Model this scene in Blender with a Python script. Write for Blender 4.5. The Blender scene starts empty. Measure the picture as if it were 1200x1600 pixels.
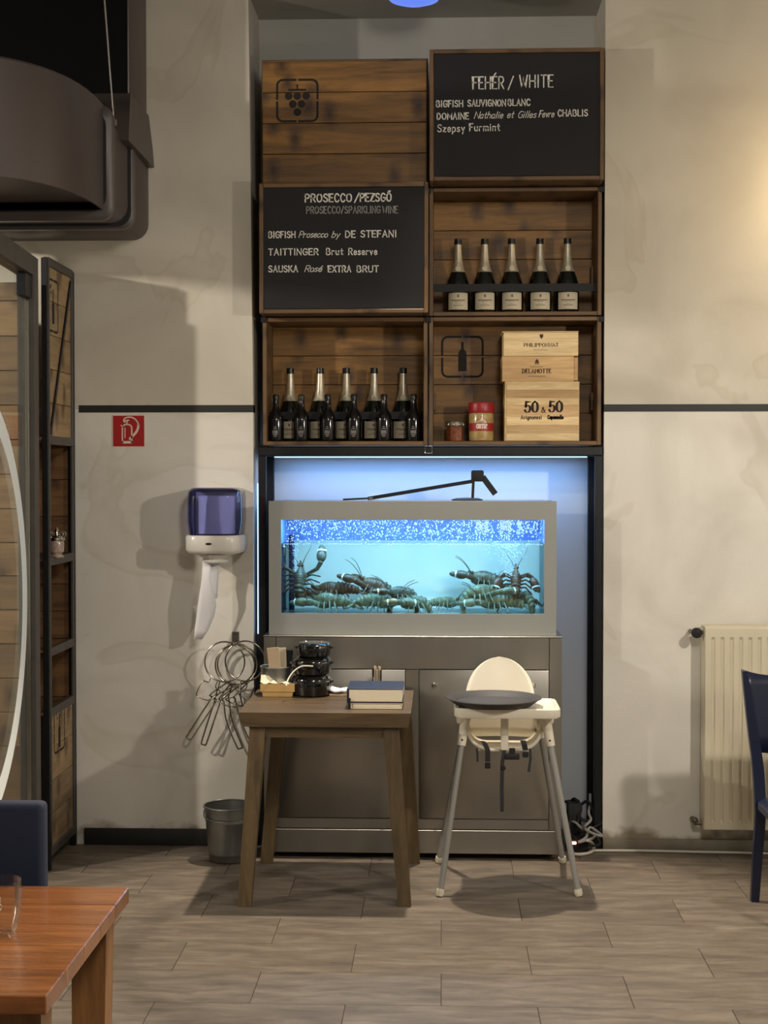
import bpy, bmesh, math, random
from mathutils import Vector, Matrix
random.seed(7)
S = bpy.context.scene
C = S.collection
PI = math.pi
# ------------------------------------------------------------------ camera
FPX = 2300.0; CX, CY = 600.0, 800.0; VPX, VPY = 690.0, 745.0; H = 1.65
phi = math.atan((CY - VPY) / FPX)
tha = math.atan((VPX - CX) / FPX * math.cos(phi))
r_ = Vector((math.cos(tha), math.sin(tha), 0))
f_ = Vector((-math.sin(tha) * math.cos(phi), math.cos(tha) * math.cos(phi), -math.sin(phi)))
u_ = r_.cross(f_)
cd = bpy.data.cameras.new('camera'); cam = bpy.data.objects.new('camera', cd); C.objects.link(cam)
M4 = Matrix.Identity(4)
for i in range(3):
    M4[i][0] = r_[i]; M4[i][1] = u_[i]; M4[i][2] = -f_[i]
M4[2][3] = H
cam.matrix_world = M4
cd.sensor_fit = 'VERTICAL'; cd.sensor_height = 36.0; cd.lens = 36.0 * FPX / 1600.0
cd.clip_start = 0.05; cd.clip_end = 60
S.camera = cam
def P(px, py, Y):
    d = f_ + r_ * ((px - CX) / FPX) + u_ * ((CY - py) / FPX)
    t = Y / d.y
    return Vector((d.x * t, Y, H + d.z * t))
def PZ(px, py, Z=0.0):
    d = f_ + r_ * ((px - CX) / FPX) + u_ * ((CY - py) / FPX)
    t = (Z - H) / d.z
    return Vector((d.x * t, d.y * t, Z))
def PX(px, Y, py=745): return P(px, py, Y).x
def PZv(py, Y, px=690): return P(px, py, Y).z
# ------------------------------------------------------------------ world, exposure, lights
W = bpy.data.worlds.new('world'); S.world = W; W.use_nodes = True
W.node_tree.nodes['Background'].inputs[0].default_value = (0.8, 0.85, 1.0, 1)
W.node_tree.nodes['Background'].inputs[1].default_value = 0.02
S.view_settings.view_transform = 'Standard'; S.view_settings.look = 'None'
S.view_settings.gamma = 1.0; S.view_settings.use_curve_mapping = False
S.view_settings.exposure = 0.6
def point(name, loc, e, col, rad):
    l = bpy.data.lights.new(name, 'POINT'); l.energy = e; l.color = col; l.shadow_soft_size = rad
    o = bpy.data.objects.new(name, l); C.objects.link(o); o.location = loc; return o
def area(name, loc, size, e, col, rot=(0, 0, 0)):
    l = bpy.data.lights.new(name, 'AREA'); l.shape = 'RECTANGLE'; l.size, l.size_y = size; l.energy = e; l.color = col
    o = bpy.data.objects.new(name, l); C.objects.link(o); o.location = loc; o.rotation_euler = rot; return o
WARM = (1.0, 0.915, 0.80); NEUT = (1.0, 0.94, 0.86)
LAMP_A = Vector((2.00, 3.95, 2.26)); LAMP_B = Vector((-3.92, 4.0, 2.95))
LAMP_C = Vector((1.76, 6.22, 2.86)); FILL_D = Vector((0.7, 1.6, 3.3)); LAMP_N = Vector((-0.06, 6.30, 3.635))
point('lamp_light', LAMP_A, 88, WARM, 0.05)
point('lamp_light', LAMP_B, 220, WARM, 0.05)
point('lamp_light', LAMP_C, 8.5, (1.0, 0.74, 0.42), 0.09)
point('lamp_light', FILL_D, 125, NEUT, 0.30)  # added frontal fill for crates and cabinet, out of view
sp = bpy.data.lights.new('niche_spot', 'SPOT'); sp.energy = 360; sp.color = (1.0, 0.86, 0.68); sp.spot_size = math.radians(62); sp.spot_blend = 0.35; sp.shadow_soft_size = 0.04
so = bpy.data.objects.new('niche_spot', sp); C.objects.link(so); so.location = LAMP_N; so.rotation_euler = (math.radians(-24), 0, 0)
# tank and niche LED light (each under its LED bar)
area('tank_led_light', (-0.12, 6.435, 1.4685), (1.10, 0.06), 5.2, (0.11, 0.46, 1.0))
area('niche_led_light', (-0.05, 6.74, 1.735), (1.3, 0.05), 2.8, (0.22, 0.47, 1.0))

# ------------------------------------------------------------------ helpers
def lin(c):
    c = c / 255.0
    return c / 12.92 if c <= 0.04045 else ((c + 0.055) / 1.055) ** 2.4
def rgb(r, g, b): return (lin(r), lin(g), lin(b), 1.0)
MATS = {}
def mat(name, col, rough=0.5, metal=0.0, noise=0.0, nscale=8.0, bump=0.0, stretch=(1, 1, 1), coat=0.0, emit=None, spec=0.5, alpha=None):
    m = bpy.data.materials.new(name); m.use_nodes = True; nt = m.node_tree; b = nt.nodes['Principled BSDF']
    b.inputs['Base Color'].default_value = col; b.inputs['Roughness'].default_value = rough; b.inputs['Metallic'].default_value = metal
    b.inputs['Specular IOR Level'].default_value = spec
    if coat: b.inputs['Coat Weight'].default_value = coat; b.inputs['Coat Roughness'].default_value = 0.1
    if emit: b.inputs['Emission Color'].default_value = emit[0]; b.inputs['Emission Strength'].default_value = emit[1]
    if noise or bump:
        tc = nt.nodes.new('ShaderNodeTexCoord'); mp = nt.nodes.new('ShaderNodeMapping'); mp.inputs['Scale'].default_value = stretch
        nz = nt.nodes.new('ShaderNodeTexNoise'); nz.inputs['Scale'].default_value = nscale; nz.inputs['Detail'].default_value = 5
        nt.links.new(tc.outputs['Object'], mp.inputs[0]); nt.links.new(mp.outputs[0], nz.inputs['Vector'])
        if noise:
            mx = nt.nodes.new('ShaderNodeMix'); mx.data_type = 'RGBA'
            k = 1 - noise; mx.inputs[6].default_value = (col[0] * k, col[1] * k, col[2] * k, 1)
            k = 1 + noise; mx.inputs[7].default_value = (min(col[0] * k, 1), min(col[1] * k, 1), min(col[2] * k, 1), 1)
            rp = nt.nodes.new('ShaderNodeValToRGB'); rp.color_ramp.elements[0].position = 0.3; rp.color_ramp.elements[1].position = 0.7
            nt.links.new(nz.outputs[0], rp.inputs[0]); nt.links.new(rp.outputs[0], mx.inputs[0]); nt.links.new(mx.outputs[2], b.inputs['Base Color'])
        if bump:
            bp = nt.nodes.new('ShaderNodeBump'); bp.inputs['Strength'].default_value = bump; bp.inputs['Distance'].default_value = 0.003
            nt.links.new(nz.outputs[0], bp.inputs['Height']); nt.links.new(bp.outputs[0], b.inputs['Normal'])
    MATS[name] = m
    return m
def wood(name, c0, c1, ck, axis=0, rough=0.55, scale=1.0, knots=True, coat=0.0, band=0.0):
    """procedural timber: grain stretched along an axis, random shift per board, dark knots"""
    m = bpy.data.materials.new(name); m.use_nodes = True; nt = m.node_tree; L = nt.links.new; N = nt.nodes.new
    b = nt.nodes['Principled BSDF']; b.inputs['Roughness'].default_value = rough
    if coat: b.inputs['Coat Weight'].default_value = coat; b.inputs['Coat Roughness'].default_value = 0.12
    tc = N('ShaderNodeTexCoord'); oi = N('ShaderNodeObjectInfo')
    ml = N('ShaderNodeVectorMath'); ml.operation = 'SCALE'; ml.inputs[0].default_value = (7.3, 5.1, 9.7); L(oi.outputs['Random'], ml.inputs['Scale'])
    ad = N('ShaderNodeVectorMath'); L(tc.outputs['Object'], ad.inputs[0]); L(ml.outputs[0], ad.inputs[1])
    mp = N('ShaderNodeMapping'); sc = [9 * scale] * 3; sc[axis] = 0.9 * scale; mp.inputs['Scale'].default_value = sc; L(ad.outputs[0], mp.inputs[0])
    n1 = N('ShaderNodeTexNoise'); n1.inputs['Scale'].default_value = 2.2; n1.inputs['Detail'].default_value = 6; n1.inputs['Roughness'].default_value = 0.65; n1.inputs['Distortion'].default_value = 0.6
    L(mp.outputs[0], n1.inputs['Vector'])
    rp = N('ShaderNodeValToRGB'); e = rp.color_ramp.elements; e[0].position = 0.32; e[0].color = c0; e[1].position = 0.68; e[1].color = c1
    L(n1.outputs[0], rp.inputs[0]); out = rp.outputs[0]
    fine = N('ShaderNodeTexNoise'); fine.inputs['Scale'].default_value = 14; fine.inputs['Detail'].default_value = 3; L(mp.outputs[0], fine.inputs['Vector'])
    mf = N('ShaderNodeMix'); mf.data_type = 'RGBA'; mf.blend_type = 'MULTIPLY'; mf.inputs[0].default_value = 0.35; L(out, mf.inputs[6]); L(fine.outputs[0], mf.inputs[7]); out = mf.outputs[2]
    br = N('ShaderNodeHueSaturation'); mr = N('ShaderNodeMapRange'); mr.inputs[3].default_value = 0.95; mr.inputs[4].default_value = 1.5
    L(oi.outputs['Random'], mr.inputs[0]); L(mr.outputs[0], br.inputs['Value']); L(out, br.inputs['Color']); out = br.outputs[0]
    if knots:
        sp2 = N('ShaderNodeSeparateXYZ'); L(ad.outputs[0], sp2.inputs[0]); cb = N('ShaderNodeCombineXYZ'); sm = N('ShaderNodeMath'); oth = [i for i in range(3) if i != axis]
        L(sp2.outputs[oth[0]], sm.inputs[0]); L(sp2.outputs[oth[1]], sm.inputs[1]); L(sp2.outputs[axis], cb.inputs[0]); L(sm.outputs[0], cb.inputs[1])
        mp2 = N('ShaderNodeMapping'); mp2.inputs['Scale'].default_value = (7.0 * scale, 4.2 * scale, 1); L(cb.outputs[0], mp2.inputs[0])
        nd = N('ShaderNodeTexNoise'); nd.inputs['Scale'].default_value = 5; L(mp2.outputs[0], nd.inputs['Vector'])
        mxv = N('ShaderNodeMix'); mxv.data_type = 'VECTOR'; mxv.inputs[0].default_value = 0.14; L(mp2.outputs[0], mxv.inputs[4]); L(nd.outputs['Color'], mxv.inputs[5])
        vo = N('ShaderNodeTexVoronoi'); vo.voronoi_dimensions = '2D'; vo.inputs['Scale'].default_value = 1.0; L(mxv.outputs[1], vo.inputs['Vector'])
        kr = N('ShaderNodeValToRGB'); k = kr.color_ramp.elements; k[0].position = 0.04; k[0].color = (0.85, 0.85, 0.85, 1); k[1].position = 0.26; k[1].color = (0, 0, 0, 1)
        L(vo.outputs['Distance'], kr.inputs[0])
        mk = N('ShaderNodeMix'); mk.data_type = 'RGBA'; L(kr.outputs[0], mk.inputs[0]); L(out, mk.inputs[6]); mk.inputs[7].default_value = ck; out = mk.outputs[2]
    L(out, b.inputs['Base Color'])
    bp = N('ShaderNodeBump'); bp.inputs['Strength'].default_value = 0.25; bp.inputs['Distance'].default_value = 0.002; L(fine.outputs[0], bp.inputs['Height']); L(bp.outputs[0], b.inputs['Normal'])
    MATS[name] = m
    return m
def clear(name, tint, gloss=0.06, rough=0.02, tr=1.0):
    """thin clear sheet: tinted see-through with a little mirror gloss"""
    m = bpy.data.materials.new(name); m.use_nodes = True; nt = m.node_tree; nt.nodes.clear(); L = nt.links.new
    o = nt.nodes.new('ShaderNodeOutputMaterial'); t = nt.nodes.new('ShaderNodeBsdfTransparent'); t.inputs[0].default_value = tint
    g = nt.nodes.new('ShaderNodeBsdfGlossy'); g.inputs['Roughness'].default_value = rough
    fr = nt.nodes.new('ShaderNodeFresnel'); fr.inputs[0].default_value = 1.45
    mu = nt.nodes.new('ShaderNodeMath'); mu.operation = 'MULTIPLY'; mu.inputs[1].default_value = gloss / 0.04; L(fr.outputs[0], mu.inputs[0])
    cl = nt.nodes.new('ShaderNodeClamp'); L(mu.outputs[0], cl.inputs[0])
    mx = nt.nodes.new('ShaderNodeMixShader'); L(cl.outputs[0], mx.inputs[0]); L(t.outputs[0], mx.inputs[1]); L(g.outputs[0], mx.inputs[2]); L(mx.outputs[0], o.inputs[0])
    MATS[name] = m
    return m

ORG = {}
def reg(o, org): ORG[o.name] = Vector(org)
def props(o, label=None, cat=None, group=None, kind=None):
    if label: o['label'] = label
    if cat: o['category'] = cat
    if group: o['group'] = group
    if kind: o['kind'] = kind
def thing(name, label, cat, loc=(0, 0, 0), group=None):
    o = bpy.data.objects.new(name, None); C.objects.link(o); o.location = loc; o.empty_display_size = 0.05
    props(o, label, cat, group); reg(o, loc); return o
def origin(o):
    return ORG.get(o.name, Vector((0, 0, 0)))
class B:
    def __init__(s): s.bm = bmesh.new()
    def box(s, x0, x1, y0, y1, z0, z1, bev=0.0, seg=2):
        r = bmesh.ops.create_cube(s.bm, size=1.0); v = r['verts']
        cx, cy, cz = (x0 + x1) / 2, (y0 + y1) / 2, (z0 + z1) / 2
        for a in v: a.co = Vector((cx + a.co.x * (x1 - x0), cy + a.co.y * (y1 - y0), cz + a.co.z * (z1 - z0)))
        if bev:
            es = list({e for a in v for e in a.link_edges})
            q = bmesh.ops.bevel(s.bm, geom=es, offset=bev, segments=seg, profile=0.5, affect='EDGES'); v = q['verts']
            # all verts of this island
            v = list({x for a in v for x in s._island(a)}) if v else v
        return v
    def _island(s, v0):
        seen = {v0}; st = [v0]
        while st:
            a = st.pop()
            for e in a.link_edges:
                w = e.other_vert(a)
                if w not in seen: seen.add(w); st.append(w)
        return seen
    def hexa(s, bot, top):
        """box from 4 bottom and 4 top points"""
        v = [s.bm.verts.new(p) for p in list(bot) + list(top)]
        for f in ((3, 2, 1, 0), (4, 5, 6, 7), (0, 1, 5, 4), (1, 2, 6, 5), (2, 3, 7, 6), (3, 0, 4, 7)): s.bm.faces.new([v[i] for i in f])
        return v
    def loft(s, rings, cap=True, closed=True):
        R = [[s.bm.verts.new(p) for p in r] for r in rings]; n = len(R[0])
        for a, b in zip(R, R[1:]):
            for i in range(n if closed else n - 1):
                j = (i + 1) % n; s.bm.faces.new((a[i], a[j], b[j], b[i]))
        if cap:
            s.bm.faces.new(list(reversed(R[0]))); s.bm.faces.new(R[-1])
        return [x for r in R for x in r]
    def tube(s, pts, r, seg=8, closed=False, cap=True):
        pts = [Vector(p) for p in pts]; n = len(pts)
        rr = r if isinstance(r, (list, tuple)) else [r] * n
        rings = []; up = None
        for i in range(n):
            a = pts[i - 1] if (i > 0 or closed) else pts[i]; b = pts[(i + 1) % n] if (i < n - 1 or closed) else pts[i]
            t = (b - a).normalized()
            if up is None:
                up = Vector((0, 0, 1)) if abs(t.z) < 0.9 else Vector((1, 0, 0))
            x = t.cross(up)
            if x.length < 1e-4: x = t.cross(Vector((0, 1, 0.3)))
            x.normalize(); y = x.cross(t).normalized(); up = y
            rings.append([pts[i] + (x * math.cos(2 * PI * k / seg) + y * math.sin(2 * PI * k / seg)) * rr[i] for k in range(seg)])
        if closed:
            R = [[s.bm.verts.new(p) for p in q] for q in rings]
            for i in range(n):
                a, b = R[i], R[(i + 1) % n]
                for k in range(seg): s.bm.faces.new((a[k], a[(k + 1) % seg], b[(k + 1) % seg], b[k]))
        else: s.loft(rings, cap)
    def lathe(s, prof, c=(0, 0, 0), seg=24, cap=True, a0=0.0, a1=None):
        c = Vector(c)
        full = a1 is None; n = seg if full else seg + 1
        A = [2 * PI * k / seg for k in range(seg)] if full else [a0 + (a1 - a0) * k / seg for k in range(n)]
        rings = [[c + Vector((max(r, 1e-4) * math.cos(a), max(r, 1e-4) * math.sin(a), z)) for a in A] for r, z in prof]
        return s.loft(rings, cap and full, full)
    def prism(s, poly, y0, y1):
        """polygon in the XZ plane, extruded along Y"""
        a = [s.bm.verts.new((x, y0, z)) for x, z in poly]; b = [s.bm.verts.new((x, y1, z)) for x, z in poly]
        s.bm.faces.new(a); s.bm.faces.new(list(reversed(b))); n = len(poly)
        for i in range(n):
            j = (i + 1) % n; s.bm.faces.new((a[j], a[i], b[i], b[j]))
        return a + b
    def sphere(s, c, r, seg=10, rings=6, sc=(1, 1, 1)):
        q = bmesh.ops.create_uvsphere(s.bm, u_segments=seg, v_segments=rings, radius=1.0)
        for v in q['verts']: v.co = Vector((c[0] + v.co.x * r * sc[0], c[1] + v.co.y * r * sc[1], c[2] + v.co.z * r * sc[2]))
        return q['verts']
    def xf(s, m, verts=None):
        for v in (verts if verts is not None else s.bm.verts): v.co = m @ v.co
        return s
    def done(s, name, m, parent=None, sharp=35, fix=True):
        if fix: bmesh.ops.recalc_face_normals(s.bm, faces=s.bm.faces)
        off = origin(parent) if parent else Vector((0, 0, 0))
        if off.length: bmesh.ops.translate(s.bm, verts=s.bm.verts, vec=-off)
        me = bpy.data.meshes.new(name); s.bm.to_mesh(me); s.bm.free()
        me.materials.append(MATS[m] if isinstance(m, str) else m)
        if sharp:
            me.polygons.foreach_set('use_smooth', [True] * len(me.polygons)); me.set_sharp_from_angle(angle=math.radians(sharp))
        o = bpy.data.objects.new(name, me); C.objects.link(o)
        if parent: o.parent = parent; reg(o, off)
        return o
def one(o, label, cat, group=None):
    """a thing that is a single mesh: move its origin to the base centre"""
    me = o.data; xs = [v.co for v in me.vertices]
    c = Vector(((min(v.x for v in xs) + max(v.x for v in xs)) / 2, (min(v.y for v in xs) + max(v.y for v in xs)) / 2, min(v.z for v in xs)))
    for v in me.vertices: v.co -= c
    o.location = c; props(o, label, cat, group); reg(o, c); return o
def struct(o):
    o['kind'] = 'structure'; reg(o, (0, 0, 0)); return o
def copy_tree(o, parent=None):
    c = o.copy(); C.objects.link(c)
    if parent: c.parent = parent
    reg(c, origin(o))
    for ch in list(o.children): copy_tree(ch, c)
    return c
def catmull(p, n=4, closed=False):
    p = [Vector(q) for q in p]; out = []; N = len(p)
    for i in range(N if closed else N - 1):
        g = (lambda k: p[k % N]) if closed else (lambda k: p[min(max(k, 0), N - 1)])
        a, b, c, d = g(i - 1), g(i), g(i + 1), g(i + 2)
        for k in range(n):
            t = k / n
            out.append(0.5 * ((2 * b) + (c - a) * t + (2 * a - 5 * b + 4 * c - d) * t * t + (3 * b - a - 3 * c + d) * t ** 3))
    if not closed: out.append(p[-1])
    return out
# ------------------------------------------------------------------ stroke lettering
GL = {
 'A': (7, '0,0 5,10 10,0|2,3.5 8,3.5'), 'B': (6.5, '0,0 0,10|~0,10 6,9.8 8.5,7.8 6,5.6 0,5.3|~0,5.3 7,5 10,2.8 7,.2 0,0'),
 'C': (6.5, '~10,8.2 7,10 3,9.6 0,5 3,.4 7,0 10,1.8'), 'D': (7, '0,0 0,10|~0,10 5.5,9.5 10,5 5.5,.5 0,0'), 'E': (5.5, '10,10 0,10 0,0 10,0|0,5.2 8,5.2'),
 'F': (5.2, '10,10 0,10 0,0|0,5.2 8,5.2'), 'G': (7, '~9.5,8.5 6,10 2,9 0,5 2,.8 6,0 10,1.2|10,1.2 10,4.6 6,4.6'), 'H': (6.8, '0,0 0,10|10,0 10,10|0,5.2 10,5.2'),
 'I': (1.6, '5,0 5,10'), 'K': (6.5, '0,0 0,10|9,10 0,4.6|3,6.2 10,0'), 'L': (5, '0,10 0,0 10,0'), 'M': (8.2, '0,0 1,10 5,3.5 9,10 10,0'), 'N': (7, '0,0 0,10 10,0 10,10'),
 'O': (7.4, '~5,10 1.2,8.5 0,5 1.2,1.5 5,0 8.8,1.5 10,5 8.8,8.5 5,10'), 'P': (6.2, '0,0 0,10|~0,10 7,9.7 10,7.3 7,4.8 0,4.6'), 'R': (6.5, '0,0 0,10|~0,10 7,9.7 9.6,7.4 7,5 0,4.8|4,4.9 10,0'),
 'S': (6, '~9.5,8.6 6,10 1.5,9 1,6.6 5,5.2 9.2,3.6 9,1 4.5,0 0,1.4'), 'T': (6.2, '0,10 10,10|5,10 5,0'), 'U': (6.8, '0,10 0,3|~0,3 1.5,.6 5,0 8.5,.6 10,3|10,3 10,10'), 'V': (7, '0,10 5,0 10,10'),
 'W': (9.5, '0,10 2.7,0 5,8 7.3,0 10,10'), 'X': (6.5, '0,0 10,10|0,10 10,0'), 'Z': (6.4, '0,10 10,10 0,0 10,0'),
 'É': (5.5, '10,10 0,10 0,0 10,0|0,5.2 8,5.2|4,11.2 8,13'), 'Ő': (7.4, '~5,10 1.2,8.5 0,5 1.2,1.5 5,0 8.8,1.5 10,5 8.8,8.5 5,10|3,11.2 4.6,13|6,11.2 7.6,13'),
 '/': (5, '0,-.6 10,10.4'), '&': (7.5, '~10,0 6,4 2.5,8 4,10 6,8.2 3,5.4 .5,3 2,0.2 5.5,.5 9,5'), '0': (6.2, '~5,10 1.2,8.5 0,5 1.2,1.5 5,0 8.8,1.5 10,5 8.8,8.5 5,10'),
 '5': (6, '9,10 2,10 1.4,5.6|~1.4,5.6 5,6.6 9.4,5 9.6,2 6,0 2,.2 0,1.6'),
 'a': (5.2, '~9,5 5,6.2 1,4.8 0,2.8 2,.3 5.5,.4 9,3|9,6 9,1 10,0'), 'b': (5, '0,10 0,0|~0,4.5 4,6.2 9,5 9.6,2.6 7,.2 2,0 0,1.5'), 'c': (4.6, '~9.5,5 5,6.2 1,5 0,3 1.5,.6 5,0 10,1.2'),
 'd': (5.2, '~9,5 5,6.2 1,4.8 0,2.8 2,.3 5.5,.4 9,3|9,10 9,0'), 'e': (4.8, '~0,3.2 9,3.6 8,5.6 4.5,6.2 1,5 0,2.8 2,.4 6,0 10,1.4'), 'é': (4.8, '~0,3.2 9,3.6 8,5.6 4.5,6.2 1,5 0,2.8 2,.4 6,0 10,1.4|5,7.6 8.5,9.4'),
 'f': (4, '~10,9 7,10 4.5,8.5 4,5 4,0|0,6 9,6'), 'g': (5.2, '~9,5 5,6.2 1,4.8 0,2.8 2,.3 5.5,.4 9,3|~9,6 9,0 8,-2.6 4,-3 1,-1.6'), 'h': (5, '0,10 0,0|~0,4 4,6.2 8.4,5.6 9,3.5|9,3.5 9,0'),
 'i': (1.8, '5,6 5,0|5,8.2 5,8.8'), 'l': (1.8, '5,10 5,0'), 'm': (7.6, '0,6 0,0|~0,4.2 2.4,6.2 4.8,5.4 5,3.5|5,3.5 5,0|~5,4.2 7.4,6.2 9.8,5.4 10,3.5|10,3.5 10,0'), 'n': (5, '0,6 0,0|~0,4 4,6.2 8.4,5.6 9,3.5|9,3.5 9,0'),
 'o': (5.2, '~5,6.2 1,5 0,3 1.4,.6 5,0 8.6,.6 10,3 9,5 5,6.2'), 'p': (5, '0,6 0,-3|~0,4.5 4,6.2 9,5 9.6,2.6 7,.2 2,0 0,1.5'), 'r': (4, '0,6 0,0|~0,3.6 3,5.8 9,5.8'), 's': (4.4, '~9,5.4 5,6.2 1,5 4,3.4 9,2 6,0 0,.8'),
 't': (4, '4,9 4,1.4|~4,1.4 5.5,.2 9,.6|0,6 9,6'), 'u': (5, '~0,6 0,2 2,.2 6,.4 9,3|9,6 9,0'), 'v': (4.8, '0,6 4.6,0 9,6'), 'y': (5, '0,6 5,0.4|9,6 3,-3'), 'z': (4.6, '0,6 9,6 0,0 9.5,0'), ' ': (3.4, ''),
}
def strokes(txt, style='caps', gap=3.0):
    x = 0.0; out = []; prev = None
    for ch in txt:
        w, d = GL[ch]
        sub = []
        for st in d.split('|'):
            if not st: continue
            sm = st[0] == '~'
            pts = [tuple(map(float, q.split(','))) for q in st.lstrip('~').split()]
            pts = [Vector((x + a * w / 10.0, b, 0)) for a, b in pts]
            if sm: pts = catmull(pts, 4)
            sub.append(pts)
        if style == 'script':
            for s_ in sub:
                for q in s_: q.x += q.y * 0.34
            prev = sub[-1][-1].copy() if sub and sub[-1][-1].y < 4 else (Vector((x + w, 0.5, 0)) if sub else None)
            if ch == ' ': prev = None
        out += sub
        x += w + (gap if style != 'script' else 1.6)
    return out, x - (gap if style != 'script' else 1.6)
def lettering(name, txt, w, h, fn, pen, m, parent, style='caps', gap=3.0, contrast=0.0, weight=1.0):
    """ribbon strokes laid in a w x h strip; fn(u, v) -> point on the carrying surface"""
    st, tw = strokes(txt, style, gap); b = B(); bm = b.bm; sx, sy = w / tw, h / 10.0
    for pl in st:
        p = [Vector((q.x * sx, q.y * sy, 0)) for q in pl]
        p = [q for i, q in enumerate(p) if i == 0 or (q - p[i - 1]).length > 1e-6]
        if len(p) < 2: continue
        d0 = (p[1] - p[0]).normalized(); d1 = (p[-1] - p[-2]).normalized(); p[0] = p[0] - d0 * pen * 0.45; p[-1] = p[-1] + d1 * pen * 0.45
        L = []; R = []
        for i, q in enumerate(p):
            a = p[max(i - 1, 0)]; c = p[min(i + 1, len(p) - 1)]; t = (c - a).normalized(); nrm = Vector((-t.y, t.x, 0))
            hw = pen / 2
            if contrast: hw *= (1 - contrast) + contrast * abs(t.y) ** 1.5
            if 0 < i < len(p) - 1:
                t0 = (q - a).normalized(); k = max(0.45, abs(nrm.dot(Vector((-t0.y, t0.x, 0))))); hw /= k
            L.append(bm.verts.new(fn(*(q + nrm * hw).xy))); R.append(bm.verts.new(fn(*(q - nrm * hw).xy)))
        for i in range(len(p) - 1): bm.faces.new((L[i], R[i], R[i + 1], L[i + 1]))
    return b.done(name, m, parent, sharp=0, fix=False)
def text_px(txt, x0, yb, x1, cap, Y, pen_px, m, parent, yb1=None, **k):
    a = P(x0, yb, Y); c = P(x1, yb if yb1 is None else yb1, Y); s = Y / FPX
    w = c.x - a.x; sl = 0.0 if yb1 is None else (c.z - a.z) / w
    return lettering('lettering', txt, w, cap * s, lambda u, v: Vector((a.x + u, Y, a.z + v + u * sl)), pen_px * s, m, parent, **k)
# ------------------------------------------------------------------ materials
YW = 6.52; YN = 6.90; ZS = 1.665
def wall_mat():
    m = bpy.data.materials.new('plaster'); m.use_nodes = True; nt = m.node_tree; L = nt.links.new; N = nt.nodes.new
    b = nt.nodes['Principled BSDF']; b.inputs['Roughness'].default_value = 0.75; b.inputs['Specular IOR Level'].default_value = 0.25
    tc = N('ShaderNodeTexCoord'); sx = N('ShaderNodeSeparateXYZ'); L(tc.outputs['Object'], sx.inputs[0])
    gt = N('ShaderNodeMath'); gt.operation = 'GREATER_THAN'; gt.inputs[1].default_value = ZSTRIPE; L(sx.outputs['Z'], gt.inputs[0])
    mx = N('ShaderNodeMix'); mx.data_type = 'RGBA'; L(gt.outputs[0], mx.inputs[0]); mx.inputs[6].default_value = rgb(226, 221, 211); mx.inputs[7].default_value = rgb(206, 199, 184)
    n1 = N('ShaderNodeTexNoise'); n1.inputs['Scale'].default_value = 1.7; n1.inputs['Detail'].default_value = 7; n1.inputs['Distortion'].default_value = 0.9; L(tc.outputs['Object'], n1.inputs['Vector'])
    r1 = N('ShaderNodeValToRGB'); e = r1.color_ramp.elements; e[0].position = 0.33; e[0].color = (0.80, 0.79, 0.77, 1); e[1].position = 0.6; e[1].color = (1, 1, 1, 1); L(n1.outputs[0], r1.inputs[0])
    m1 = N('ShaderNodeMix'); m1.data_type = 'RGBA'; m1.blend_type = 'MULTIPLY'; m1.inputs[0].default_value = 0.8; L(mx.outputs[2], m1.inputs[6]); L(r1.outputs[0], m1.inputs[7])
    # tide-mark water stains: thin edges of a distorted noise band
    n2 = N('ShaderNodeTexNoise'); n2.inputs['Scale'].default_value = 1.25; n2.inputs['Detail'].default_value = 3; n2.inputs['Distortion'].default_value = 1.6
    mp = N('ShaderNodeMapping'); mp.inputs['Location'].default_value = (3.1, 0, 1.7); L(tc.outputs['Object'], mp.inputs[0]); L(mp.outputs[0], n2.inputs['Vector'])
    r2 = N('ShaderNodeValToRGB'); q = r2.color_ramp; q.elements[0].position = 0.585; q.elements[0].color = (1, 1, 1, 1); q.elements[1].position = 0.606; q.elements[1].color = (0.78, 0.74, 0.66, 1)
    z = q.elements.new(0.66); z.color = (0.95, 0.93, 0.9, 1); L(n2.outputs[0], r2.inputs[0])
    m2 = N('ShaderNodeMix'); m2.data_type = 'RGBA'; m2.blend_type = 'MULTIPLY'; m2.inputs[0].default_value = 0.38; L(m1.outputs[2], m2.inputs[6]); L(r2.outputs[0], m2.inputs[7])
    # scuffs and dirt splashed up from the floor
    n3 = N('ShaderNodeTexNoise'); n3.inputs['Scale'].default_value = 9; n3.inputs['Detail'].default_value = 6; L(tc.outputs['Object'], n3.inputs['Vector'])
    mr = N('ShaderNodeMapRange'); mr.inputs[1].default_value = 0.05; mr.inputs[2].default_value = 0.16; mr.inputs[3].default_value = 0.40; mr.inputs[4].default_value = -0.15; L(sx.outputs['Z'], mr.inputs[0])
    ad = N('ShaderNodeMath'); L(mr.outputs[0], ad.inputs[0]); L(n3.outputs[0], ad.inputs[1])
    r3 = N('ShaderNodeValToRGB'); r3.color_ramp.elements[0].position = 0.66; r3.color_ramp.elements[1].position = 0.9; L(ad.outputs[0], r3.inputs[0])
    m3 = N('ShaderNodeMix'); m3.data_type = 'RGBA'; L(r3.outputs[0], m3.inputs[0]); L(m2.outputs[2], m3.inputs[6]); m3.inputs[7].default_value = rgb(150, 140, 120)
    L(m3.outputs[2], b.inputs['Base Color'])
    n4 = N('ShaderNodeTexNoise'); n4.inputs['Scale'].default_value = 60; n4.inputs['Detail'].default_value = 4; L(tc.outputs['Object'], n4.inputs['Vector'])
    bp = N('ShaderNodeBump'); bp.inputs['Strength'].default_value = 0.12; bp.inputs['Distance'].default_value = 0.004; L(n4.outputs[0], bp.inputs['Height']); L(bp.outputs[0], b.inputs['Normal'])
    MATS['plaster'] = m
ZSTRIPE = PZv(638, YW)
wall_mat()
mat('niche_paint', rgb(172, 170, 160), 0.7, noise=0.05, nscale=4)
mat('niche_white', rgb(205, 210, 215), 0.6, noise=0.04, nscale=3)
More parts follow.
